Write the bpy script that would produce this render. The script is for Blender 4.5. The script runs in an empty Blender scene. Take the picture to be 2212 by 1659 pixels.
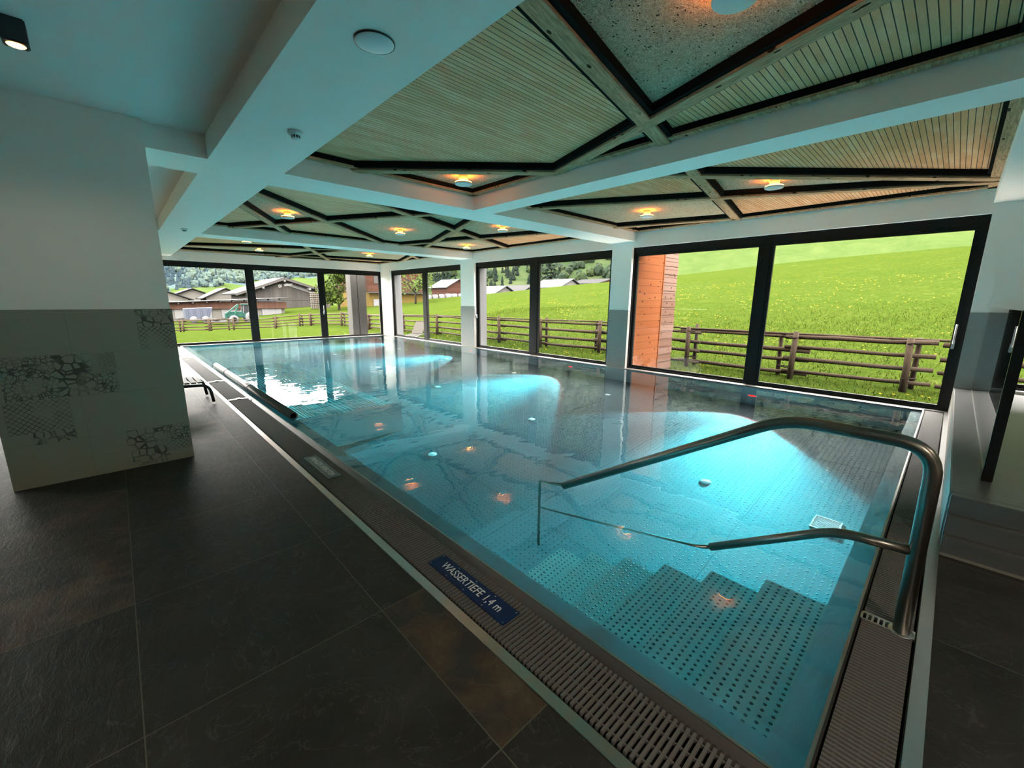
import bpy, bmesh, math, random
import numpy as np
from mathutils import Vector, Matrix

random.seed(7)
rng = np.random.default_rng(7)
S = bpy.context.scene
COL = S.collection
PI = math.pi

# ------------------------------------------------------------------ camera
def make_camera():
    yaw, pitch, roll = [math.radians(a) for a in (43.4576, -11.4531, 0.4151)]
    c, s = math.cos, math.sin
    F = Vector((s(yaw) * c(pitch), c(yaw) * c(pitch), s(pitch)))
    r0 = Vector((c(yaw), -s(yaw), 0))
    u0 = r0.cross(F)
    R = r0 * c(roll) + u0 * s(roll)
    U = -r0 * s(roll) + u0 * c(roll)
    cam = bpy.data.cameras.new('camera')
    cam.sensor_fit = 'HORIZONTAL'
    cam.sensor_width = 36.0
    cam.lens = 893.66 / 2212 * 36.0
    cam.clip_start = 0.05
    cam.clip_end = 3000
    o = bpy.data.objects.new('camera', cam)
    M = Matrix((R, U, -F)).transposed().to_4x4()
    M.translation = Vector((0, 0, 1.5))
    o.matrix_world = M
    COL.objects.link(o)
    S.camera = o
make_camera()

# ------------------------------------------------------------------ view, sky
S.view_settings.view_transform = 'Standard'
S.view_settings.look = 'None'
S.view_settings.gamma = 1.0
S.view_settings.use_curve_mapping = False
S.view_settings.exposure = 0.0
S.cycles.use_denoising = True
S.cycles.max_bounces = 10
S.cycles.diffuse_bounces = 4
S.cycles.glossy_bounces = 4
S.cycles.transmission_bounces = 8
S.cycles.transparent_max_bounces = 12
S.cycles.sample_clamp_indirect = 20.0
S.cycles.use_adaptive_sampling = True
S.cycles.adaptive_threshold = 0.02
SKY = 40.0
EXT = 0.155      # overall reflectance of outdoor surfaces
def make_world():
    w = bpy.data.worlds.new('overcast_sky')
    S.world = w
    w.use_nodes = True
    nt = w.node_tree
    nt.nodes.clear()
    out = nt.nodes.new('ShaderNodeOutputWorld')
    bg = nt.nodes.new('ShaderNodeBackground')
    tc = nt.nodes.new('ShaderNodeTexCoord')
    sep = nt.nodes.new('ShaderNodeSeparateXYZ')
    ramp = nt.nodes.new('ShaderNodeValToRGB')
    ramp.color_ramp.elements[0].position = 0.0
    ramp.color_ramp.elements[0].color = (1.0, 0.955, 0.885, 1)
    ramp.color_ramp.elements[1].position = 0.7
    ramp.color_ramp.elements[1].color = (1.0, 0.955, 0.885, 1)
    nt.links.new(tc.outputs['Generated'], sep.inputs[0])
    nt.links.new(sep.outputs[2], ramp.inputs[0])
    nt.links.new(ramp.outputs[0], bg.inputs[0])
    bg.inputs[1].default_value = SKY
    nt.links.new(bg.outputs[0], out.inputs[0])
make_world()

# ------------------------------------------------------------------ material helpers
class NT:
    def __init__(self, name):
        self.m = bpy.data.materials.new(name)
        self.m.use_nodes = True
        self.nt = self.m.node_tree
        self.nt.nodes.clear()
        self.out = self.nt.nodes.new('ShaderNodeOutputMaterial')
    def n(self, typ, **kw):
        nd = self.nt.nodes.new(typ)
        for k, v in kw.items():
            setattr(nd, k, v)
        return nd
    def l(self, a, b):
        self.nt.links.new(a, b)
    def val(self, sock, v):
        if hasattr(v, 'links') or isinstance(v, bpy.types.NodeSocket):
            self.l(v, sock)
        elif isinstance(v, (tuple, list)) and len(v) == 3 and sock.type == 'RGBA':
            sock.default_value = (*v, 1)
        else:
            sock.default_value = v
    def pos(self):
        g = self.n('ShaderNodeNewGeometry')
        return g.outputs['Position']
    def sep(self, v):
        s = self.n('ShaderNodeSeparateXYZ')
        self.l(v, s.inputs[0])
        return s.outputs
    def math(self, op, a, b=None, c=None):
        m = self.n('ShaderNodeMath', operation=op)
        self.val(m.inputs[0], a)
        if b is not None:
            self.val(m.inputs[1], b)
        if c is not None:
            self.val(m.inputs[2], c)
        return m.outputs[0]
    def scale(self, v, s):
        m = self.n('ShaderNodeVectorMath', operation='MULTIPLY')
        self.l(v, m.inputs[0])
        m.inputs[1].default_value = s
        return m.outputs[0]
    def noise(self, v, scale, detail=3, rough=0.55, dist=0.0, col=False):
        n = self.n('ShaderNodeTexNoise')
        if v is not None:
            self.l(v, n.inputs['Vector'])
        n.inputs['Scale'].default_value = scale
        n.inputs['Detail'].default_value = detail
        n.inputs['Roughness'].default_value = rough
        n.inputs['Distortion'].default_value = dist
        return n.outputs['Color' if col else 'Fac']
    def voronoi(self, v, scale, feature='F1', out='Distance', rand=1.0):
        n = self.n('ShaderNodeTexVoronoi', feature=feature)
        self.l(v, n.inputs['Vector'])
        n.inputs['Scale'].default_value = scale
        n.inputs['Randomness'].default_value = rand
        return n.outputs[out]
    def white(self, v):
        n = self.n('ShaderNodeTexWhiteNoise', noise_dimensions='3D')
        self.l(v, n.inputs['Vector'])
        return n.outputs['Value']
    def ramp(self, fac, stops, interp='LINEAR'):
        r = self.n('ShaderNodeValToRGB')
        r.color_ramp.interpolation = interp
        els = r.color_ramp.elements
        while len(els) < len(stops):
            els.new(0.5)
        for e, (p, c) in zip(els, stops):
            e.position = p
            e.color = (*c, 1) if len(c) == 3 else c
        self.l(fac, r.inputs[0])
        return r.outputs[0]
    def mix(self, fac, a, b, blend='MIX'):
        m = self.n('ShaderNodeMix', data_type='RGBA', blend_type=blend)
        self.val(m.inputs[0], fac)
        self.val(m.inputs[6], a)
        self.val(m.inputs[7], b)
        return m.outputs[2]
    def bump(self, h, strength=0.3, dist=0.01):
        b = self.n('ShaderNodeBump')
        b.inputs['Strength'].default_value = strength
        b.inputs['Distance'].default_value = dist
        self.l(h, b.inputs['Height'])
        return b.outputs[0]
    def principled(self, color=(.8, .8, .8), rough=0.5, metal=0.0, normal=None, spec=0.5, emit=None, estr=0.0):
        p = self.n('ShaderNodeBsdfPrincipled')
        self.val(p.inputs['Base Color'], color)
        self.val(p.inputs['Roughness'], rough)
        self.val(p.inputs['Metallic'], metal)
        self.val(p.inputs['Specular IOR Level'], spec)
        if normal is not None:
            self.l(normal, p.inputs['Normal'])
        if emit is not None:
            self.val(p.inputs['Emission Color'], emit)
            p.inputs['Emission Strength'].default_value = estr
        self.l(p.outputs[0], self.out.inputs[0])
        return self.m

def ex(*c):
    return tuple(k * EXT for k in c)
def plain(name, color, rough=0.5, metal=0.0, var=0.06, scale=6.0, bump=0.0, spec=0.5):
    t = NT(name)
    n = t.noise(t.pos(), scale, 4)
    c = t.mix(n, tuple(x * (1 - var) for x in color), tuple(min(1, x * (1 + var)) for x in color))
    nor = t.bump(t.noise(t.pos(), scale * 12, 3), bump, 0.004) if bump else None
    return t.principled(c, rough, metal, nor, spec)

def emitter(name, color, strength):
    t = NT(name)
    e = t.n('ShaderNodeEmission')
    e.inputs[0].default_value = (*color, 1)
    e.inputs[1].default_value = strength
    t.l(e.outputs[0], t.out.inputs[0])
    return t.m

def m_glass(name, tint=(1, 1, 1), boost=1.0, rough=0.0):
    t = NT(name)
    tr = t.n('ShaderNodeBsdfTransparent')
    tr.inputs[0].default_value = (*tint, 1)
    gl = t.n('ShaderNodeBsdfGlossy')
    gl.inputs['Roughness'].default_value = rough
    g = t.n('ShaderNodeNewGeometry')
    dt = t.n('ShaderNodeVectorMath', operation='DOT_PRODUCT')
    t.l(g.outputs['Incoming'], dt.inputs[0])
    t.l(g.outputs['Normal'], dt.inputs[1])
    k = t.math('POWER', t.math('SUBTRACT', 1.0, t.math('ABSOLUTE', dt.outputs['Value'])), 5.0)
    f = t.math('ADD', 0.04, t.math('MULTIPLY', k, 0.96))
    mx = t.n('ShaderNodeMixShader')
    t.l(t.math('MULTIPLY', f, boost), mx.inputs[0])
    t.l(tr.outputs[0], mx.inputs[1])
    t.l(gl.outputs[0], mx.inputs[2])
    t.l(mx.outputs[0], t.out.inputs[0])
    return t.m

def m_slate():
    """dark slate-look floor tiles, 88 cm grid, some tiles rusty"""
    t = NT('slate_tile')
    p = t.pos()
    x, y, z = t.sep(p)
    u = t.math('DIVIDE', t.math('ADD', x, 0.12), 0.88)
    v = t.math('DIVIDE', t.math('SUBTRACT', y, 1.72), 0.877)
    fu, fv = t.math('FRACT', u), t.math('FRACT', v)
    cu, cv = t.math('FLOOR', u), t.math('FLOOR', v)
    comb = t.n('ShaderNodeCombineXYZ')
    t.l(cu, comb.inputs[0])
    t.l(cv, comb.inputs[1])
    w = t.white(comb.outputs[0])
    off = t.n('ShaderNodeVectorMath', operation='ADD')
    t.l(p, off.inputs[0])
    sc = t.n('ShaderNodeVectorMath', operation='SCALE')
    t.l(comb.outputs[0], sc.inputs[0])
    sc.inputs[3].default_value = 7.31
    t.l(sc.outputs[0], off.inputs[1])
    q = off.outputs[0]
    big = t.noise(q, 2.0, 5, 0.6, 0.4)
    fine = t.noise(t.scale(q, (6, 2.2, 6)), 5.0, 6, 0.65, 1.2)
    base = t.ramp(big, [(0.3, (0.016, 0.0155, 0.0145)), (0.55, (0.023, 0.022, 0.020)), (0.75, (0.034, 0.032, 0.029))])
    rust = t.ramp(t.noise(q, 3.1, 5, 0.65, 0.8), [(0.42, (0.028, 0.026, 0.022)), (0.56, (0.058, 0.041, 0.026)), (0.7, (0.085, 0.068, 0.045))])
    cell = t.math('MULTIPLY', t.math('COMPARE', cu, 1.0, 0.1), t.math('COMPARE', cv, -1.0, 0.1))
    isr = t.math('MAXIMUM', t.math('MULTIPLY', t.math('GREATER_THAN', w, 0.80), t.math('LESS_THAN', cu, 0.5)), cell)
    edge = t.math('MULTIPLY', isr, t.math('MAXIMUM', t.math('MULTIPLY', cell, 0.85), t.ramp(t.noise(q, 1.6, 3), [(0.35, (0, 0, 0)), (0.6, (1, 1, 1))])))
    c = t.mix(edge, base, rust)
    vein = t.ramp(t.noise(q, 2.6, 4, 0.6, 2.0), [(0.49, (0, 0, 0)), (0.5, (1, 1, 1)), (0.51, (0, 0, 0))])
    c = t.mix(t.math('MULTIPLY', vein, 0.25), c, (0.10, 0.10, 0.095))
    du = t.math('ABSOLUTE', t.math('SUBTRACT', fu, 0.5))
    dv = t.math('ABSOLUTE', t.math('SUBTRACT', fv, 0.5))
    g = t.math('GREATER_THAN', t.math('MAXIMUM', du, dv), 0.4975)
    c = t.mix(g, c, (0.075, 0.070, 0.058))
    h = t.math('SUBTRACT', fine, t.math('MULTIPLY', g, 0.5))
    nor = t.bump(h, 0.55, 0.006)
    r = t.math('ADD', 0.38, t.math('MULTIPLY', fine, 0.20))
    return t.principled(c, r, 0.0, nor, 0.13)

def m_darktile(name, c0, c1, pu=0.6, pz=0.35, rough=0.45, grout=(0.12, 0.115, 0.1), axis='x'):
    t = NT(name)
    p = t.pos()
    x, y, z = t.sep(p)
    a = x if axis == 'x' else y
    u = t.math('FRACT', t.math('DIVIDE', t.math('ADD', a, 20.04), pu))
    v = t.math('FRACT', t.math('DIVIDE', t.math('ADD', z, 0.002), pz))
    g = t.math('MAXIMUM', t.math('LESS_THAN', u, 0.005), t.math('LESS_THAN', v, 0.008))
    n = t.noise(t.scale(p, (1, 1, 4)), 5, 5, 0.6, 0.5)
    c = t.mix(n, c0, c1)
    c = t.mix(g, c, grout)
    return t.principled(c, rough, 0, t.bump(n, 0.15, 0.003))

def m_pattern(name, kind, c0, c1):
    """grey tile carrying a printed honeycomb, net or zigzag line pattern"""
    t = NT(name)
    p = t.pos()
    x, y, z = t.sep(p)
    cmb = t.n('ShaderNodeCombineXYZ')
    t.l(x, cmb.inputs[0])
    t.l(z, cmb.inputs[1])
    q = cmb.outputs[0]
    if kind == 'net':
        a = t.math('FRACT', t.math('MULTIPLY', t.math('ADD', x, z), 26))
        b = t.math('FRACT', t.math('MULTIPLY', t.math('SUBTRACT', x, z), 26))
        f = t.math('MAXIMUM', t.math('LESS_THAN', a, 0.16), t.math('LESS_THAN', b, 0.16))
    elif kind == 'zigzag':
        tri = t.math('PINGPONG', x, 0.02)
        f = t.math('LESS_THAN', t.math('FRACT', t.math('MULTIPLY', t.math('ADD', z, tri), 55)), 0.3)
    else:
        d = t.voronoi(q, 17 if kind == 'honeycomb' else 34, 'DISTANCE_TO_EDGE', rand=0.7)
        f = t.math('LESS_THAN', d, 0.085)
    fade = t.ramp(t.noise(q, 7, 3), [(0.38, (0.15,) * 3), (0.55, (1, 1, 1))])
    c = t.mix(t.math('MULTIPLY', f, fade), c0, c1)
    return t.principled(c, 0.5)

def m_planks():
    """narrow grooved pine boards running along X, weathered tan to grey"""
    t = NT('grooved_boards')
    p = t.pos()
    x, y, z = t.sep(p)
    v = t.math('DIVIDE', y, 0.042)
    f = t.math('FRACT', v)
    cv = t.math('FLOOR', v)
    u = t.math('FLOOR', t.math('ADD', t.math('DIVIDE', x, 1.7), t.math('MULTIPLY', cv, 0.37)))
    cmb = t.n('ShaderNodeCombineXYZ')
    t.l(cv, cmb.inputs[0])
    t.l(u, cmb.inputs[1])
    w = t.white(cmb.outputs[0])
    grain = t.noise(t.scale(p, (1.5, 30, 1)), 4, 6, 0.7, 0.6)
    blot = t.noise(t.scale(p, (1, 3, 1)), 3.0, 4)
    c = t.ramp(w, [(0.0, (0.78, 0.33, 0.14)), (0.5, (0.88, 0.41, 0.19)), (1.0, (0.95, 0.50, 0.26))])
    c = t.mix(t.math('MULTIPLY', grain, 0.75), c, (0.46, 0.25, 0.12))
    c = t.mix(t.ramp(blot, [(0.5, (0, 0, 0)), (0.75, (0.5,) * 3)]), c, (0.85, 0.60, 0.38))
    g = t.math('LESS_THAN', f, 0.13)
    c = t.mix(g, c, (0.03, 0.022, 0.014))
    h = t.math('SUBTRACT', t.math('MULTIPLY', grain, 0.2), g)
    return t.principled(c, 0.65, 0, t.bump(h, 0.5, 0.006), 0.3)

def m_fibre():
    """pressed straw panel, pale fibres with dark pits"""
    t = NT('straw_panel')
    p = t.pos()
    a = t.noise(t.scale(p, (1, 2.6, 1)), 40, 4, 0.75, 2.2)
    b = t.noise(t.scale(p, (2.4, 1, 1)), 36, 4, 0.75, 2.5)
    pit = t.voronoi(t.scale(p, (1, 1.7, 1)), 24, 'F1')
    blot = t.noise(p, 2.2, 3)
    c = t.ramp(t.math('MAXIMUM', a, b), [(0.44, (0.10, 0.075, 0.045)), (0.55, (0.52, 0.40, 0.255)), (0.66, (0.95, 0.80, 0.58))])
    c = t.mix(t.ramp(blot, [(0.4, (0, 0, 0)), (0.7, (0.25,) * 3)]), c, (0.60, 0.52, 0.38))
    pm = t.math('MULTIPLY', t.math('LESS_THAN', pit, 0.20), t.math('GREATER_THAN', t.noise(p, 14, 2), 0.5))
    c = t.mix(pm, c, (0.02, 0.017, 0.013))
    h = t.math('SUBTRACT', t.math('MAXIMUM', a, b), pm)
    return t.principled(c, 0.85, 0, t.bump(h, 0.8, 0.01), 0.2)

def m_weathered(name, c0, c1, c2, axis=(3, 30, 30)):
    """old timber with cracks; grain follows object space x"""
    t = NT(name)
    tc = t.n('ShaderNodeTexCoord')
    q = t.scale(tc.outputs['Object'], axis)
    n = t.noise(q, 1.0, 7, 0.8, 1.6)
    kn = t.voronoi(t.scale(tc.outputs['Object'], (5, 12, 12)), 1.0)
    c = t.ramp(n, [(0.3, c0), (0.52, c1), (0.75, c2)])
    c = t.mix(t.math('LESS_THAN', kn, 0.13), c, tuple(x * 0.25 for x in c0))
    return t.principled(c, 0.8, 0, t.bump(n, 0.6, 0.006), 0.05)

def m_steel(name, c=(0.55, 0.56, 0.56), rough=0.32, metal=1.0):
    t = NT(name)
    n = t.noise(t.scale(t.pos(), (3, 3, 30)), 8, 4)
    col = t.mix(n, tuple(x * 0.9 for x in c), c)
    return t.principled(col, t.math('ADD', rough - 0.05, t.math('MULTIPLY', n, 0.1)), metal)

def m_studded(name, c=(0.50, 0.53, 0.54), px=0.055, py=0.055):
    """pool sheet steel: rows of round anti-slip studs, welded sheet seams"""
    t = NT(name)
    p = t.pos()
    x, y, z = t.sep(p)
    u = t.math('DIVIDE', x, px)
    v = t.math('DIVIDE', y, py)
    fu = t.math('SUBTRACT', t.math('FRACT', u), 0.5)
    fv = t.math('SUBTRACT', t.math('FRACT', v), 0.5)
    du, dv = t.math('MULTIPLY', fu, px), t.math('MULTIPLY', fv, py)
    d = t.math('SQRT', t.math('ADD', t.math('POWER', du, 2), t.math('POWER', dv, 2)))
    dome = t.math('MAXIMUM', t.math('SUBTRACT', 1.0, t.math('DIVIDE', d, 0.0082)), 0.0)
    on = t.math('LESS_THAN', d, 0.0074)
    n = t.noise(p, 1.5, 4)
    col = t.mix(n, tuple(k * 0.92 for k in c), tuple(k * 1.06 for k in c))
    s = t.math('FRACT', t.math('DIVIDE', t.math('ADD', y, 0.47), 1.62))
    sx = t.math('FRACT', t.math('DIVIDE', t.math('ADD', x, 0.55), 3.4))
    seam = t.math('MAXIMUM', t.math('LESS_THAN', s, 0.006), t.math('LESS_THAN', sx, 0.003))
    col = t.mix(seam, col, tuple(k * 0.45 for k in c))
    col = t.mix(on, col, tuple(k * 0.10 for k in c))  # stud shading painted into the colour as dark dots
    h = t.math('SUBTRACT', t.math('SQRT', dome), t.math('MULTIPLY', seam, 0.4))
    return t.principled(col, 0.52, 0.0, t.bump(h, 0.8, 0.004), 0.12)

def m_water():
    t = NT('clear_water')
    g = t.n('ShaderNodeBsdfGlass')
    g.inputs['IOR'].default_value = 1.333
    g.inputs['Roughness'].default_value = 0.0
    g.inputs['Color'].default_value = (0.93, 0.99, 1.0, 1)
    p = t.pos()
    a = t.noise(t.scale(p, (1.0, 1.5, 1)), 1.5, 2, 0.5, 0.6)
    b = t.noise(t.scale(p, (1.0, 1.9, 1)), 5.5, 1, 0.5, 0.4)
    m = t.ramp(t.noise(p, 0.5, 2), [(0.40, (0.15,) * 3), (0.62, (1, 1, 1))])
    h = t.math('ADD', t.math('MULTIPLY', a, 0.7), t.math('MULTIPLY', t.math('MULTIPLY', b, m), 0.22))
    nor = t.bump(h, 0.16, 0.03)
    t.l(nor, g.inputs['Normal'])
    t.l(g.outputs[0], t.out.inputs[0])
    return t.m

def m_meadow():
    t = NT('meadow_turf')
    p = t.pos()
    a = t.noise(t.scale(p, (1.0, 0.6, 1)), 0.35, 5, 0.6)
    b = t.noise(p, 9.0, 5, 0.75, 0.6)
    c = t.mix(a, ex(0.095, 0.150, 0.026), ex(0.150, 0.195, 0.034))
    c = t.mix(t.ramp(b, [(0.35, (0.85,) * 3), (0.62, (0, 0, 0))]), c, ex(0.050, 0.098, 0.010))
    b2 = t.noise(t.scale(p, (1, 1, 1)), 1.7, 5, 0.8, 0.8)
    c = t.mix(t.ramp(b2, [(0.38, (0.6,) * 3), (0.52, (0, 0, 0))]), c, ex(0.070, 0.125, 0.018))
    c = t.mix(t.ramp(b2, [(0.55, (0, 0, 0)), (0.72, (0.6,) * 3)]), c, ex(0.20, 0.24, 0.06))
    fl = t.math('LESS_THAN', t.voronoi(p, 2.6), 0.16)
    fm = t.math('MULTIPLY', fl, t.ramp(t.noise(p, 0.22, 4), [(0.45, (0, 0, 0)), (0.62, (0.9,) * 3)]))
    c = t.mix(fm, c, ex(0.34, 0.25, 0.008))
    return t.principled(c, 0.9, 0, t.bump(b, 0.7, 0.12), 0.0)

def m_hill(name, stops, sc=0.06, bs=1.0):
    t = NT(name)
    p = t.pos()
    n = t.noise(t.scale(p, (1, 1, 1.4)), sc, 8, 0.72, 0.6)
    c = t.ramp(n, [(q, ex(*k)) for q, k in stops])
    return t.principled(c, 0.95, 0, t.bump(n, bs, 2.0), 0.0)

def m_boards(name, c0, c1, pitch, axis='z', groove=0.05, knots=True, rough=0.7):
    """house boarding; axis is the direction across the boards (world)"""
    t = NT(name)
    p = t.pos()
    x, y, z = t.sep(p)
    a = {'x': x, 'y': y, 'z': z}[axis]
    v = t.math('DIVIDE', t.math('ADD', a, 50), pitch)
    f, cv = t.math('FRACT', v), t.math('FLOOR', v)
    cmb = t.n('ShaderNodeCombineXYZ')
    t.l(cv, cmb.inputs[0])
    w = t.white(cmb.outputs[0])
    sc = (2, 2, 22) if axis == 'z' else ((22, 2, 1.2) if axis == 'x' else (2, 22, 1.2))
    n = t.noise(t.scale(p, sc), 1.5, 5, 0.65, 0.8)
    c = t.mix(t.math('ADD', t.math('MULTIPLY', w, 0.6), t.math('MULTIPLY', n, 0.4)), c0, c1)
    if knots:
        k = t.voronoi(t.scale(p, (5, 5, 7)), 1.0)
        c = t.mix(t.math('LESS_THAN', k, 0.14), c, tuple(q * 0.3 for q in c0))
    c = t.mix(t.math('LESS_THAN', f, groove), c, tuple(q * 0.25 for q in c0))
    return t.principled(c, rough, 0, None, 0.03)

MAT = {}
MAT['plaster'] = plain('white_plaster', (0.86, 0.80, 0.74), 0.85, bump=0.05, var=0.02)
MAT['slate'] = m_slate()
MAT['dado'] = m_darktile('greige_wall_tile', (0.24, 0.225, 0.175), (0.28, 0.262, 0.205), 0.705, 0.35, 0.5, (0.20, 0.19, 0.15))
MAT['dado_grey'] = m_darktile('grey_wall_tile', (0.21, 0.20, 0.19), (0.26, 0.25, 0.235), 0.6, 0.655, 0.4, (0.24, 0.24, 0.23), 'y')
MAT['plinth'] = m_darktile('dark_plinth_tile', (0.055, 0.055, 0.055), (0.085, 0.085, 0.083), 0.88, 3.0, 0.32, (0.17, 0.165, 0.14))
MAT['pat_honey'] = m_pattern('honeycomb_tile', 'honeycomb', (0.25, 0.235, 0.183), (0.055, 0.052, 0.040))
MAT['pat_fine'] = m_pattern('fine_honeycomb_tile', 'fine', (0.25, 0.235, 0.183), (0.065, 0.062, 0.05))
MAT['pat_net'] = m_pattern('net_tile', 'net', (0.25, 0.235, 0.183), (0.055, 0.052, 0.040))
MAT['pat_zig'] = m_pattern('zigzag_tile', 'zigzag', (0.25, 0.235, 0.183), (0.06, 0.057, 0.045))
MAT['planks'] = m_planks()
MAT['fibre'] = m_fibre()
MAT['batten'] = m_weathered('weathered_batten', (0.16, 0.09, 0.048), (0.46, 0.285, 0.165), (0.76, 0.52, 0.33))
MAT['black'] = plain('black_backing', (0.008, 0.0075, 0.007), 0.9, spec=0.05)
MAT['frame'] = plain('black_aluminium', (0.007, 0.0062, 0.0058), 0.45, 0.0, 0.1, spec=0.18)
MAT['glass'] = m_glass('window_glass', (1, 1, 1), 0.35)
MAT['panel_glass'] = m_glass('partition_glass', (0.9, 0.93, 0.92), 1.0)
MAT['steel'] = m_steel('brushed_steel', (0.50, 0.50, 0.49), 0.30)
MAT['rim_steel'] = m_steel('rim_steel', (0.34, 0.33, 0.31), 0.40)
MAT['steel_dark'] = m_steel('handrail_steel', (0.21, 0.195, 0.175), 0.30)
MAT['pool_steel'] = plain('pool_sheet_steel', (0.20, 0.235, 0.245), 0.30, 0.4, 0.05, 2.0)
MAT['lip_steel'] = plain('overflow_lip_steel', (0.085, 0.105, 0.11), 0.35, 0.2, 0.05, 2.0)
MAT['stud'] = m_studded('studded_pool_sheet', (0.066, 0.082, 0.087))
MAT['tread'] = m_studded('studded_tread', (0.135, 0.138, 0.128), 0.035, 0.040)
MAT['water'] = m_water()
MAT['grate'] = plain('grey_grating', (0.098, 0.096, 0.092), 0.6, 0.0, spec=0.2)
MAT['channel'] = plain('dark_channel', (0.010, 0.009, 0.008), 0.7)
MAT['bar'] = plain('dark_bronze_bar', (0.075, 0.065, 0.058), 0.38, 0.5)
MAT['blue'] = plain('blue_sign', (0.006, 0.018, 0.070), 0.45, spec=0.15)
MAT['teal_sign'] = plain('grey_blue_sign', (0.035, 0.060, 0.075), 0.30)  # greyer, lighter blue than the depth sign
MAT['letter'] = plain('sign_lettering', (0.62, 0.63, 0.62), 0.5)
MAT['white'] = plain('white_plastic', (0.70, 0.72, 0.71), 0.5, 0, 0.02)
MAT['lamp_white'] = plain('lamp_disc', (0.62, 0.62, 0.60), 0.5, 0, 0.02)
MAT['glow'] = emitter('amber_glow', (1.0, 0.26, 0.03), 75.0)
MAT['spotglow'] = emitter('spot_lens', (1.0, 0.55, 0.18), 6.0)
MAT['red_lens'] = emitter('red_lens', (1.0, 0.035, 0.03), 2.2)
MAT['black_plastic'] = plain('black_plastic', (0.014, 0.014, 0.014), 0.4)
MAT['chrome'] = plain('satin_handle', (0.62, 0.63, 0.64), 0.3, 0.6)
MAT['larch'] = m_boards('larch_boards', ex(0.50, 0.150, 0.050), ex(0.62, 0.215, 0.085), 0.16, 'z', 0.035)
MAT['hewn'] = m_boards('hewn_timber', ex(0.32, 0.16, 0.11), ex(0.50, 0.33, 0.27), 0.19, 'z', 0.05)
MAT['concrete'] = plain('pale_concrete', ex(0.27, 0.26, 0.25), 0.85, 0, 0.10, 3.0, 0.1, spec=0.03)
MAT['ext_white'] = plain('exterior_render', ex(0.60, 0.60, 0.62), 0.9, 0, 0.03, spec=0.03)
MAT['rail'] = m_weathered('fence_timber', ex(0.060, 0.040, 0.026), ex(0.125, 0.085, 0.055), ex(0.22, 0.165, 0.115), (4, 40, 40))
MAT['tie'] = plain('twig_tie', ex(0.05, 0.038, 0.028), 0.8, spec=0.03)
MAT['meadow'] = m_meadow()

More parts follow.
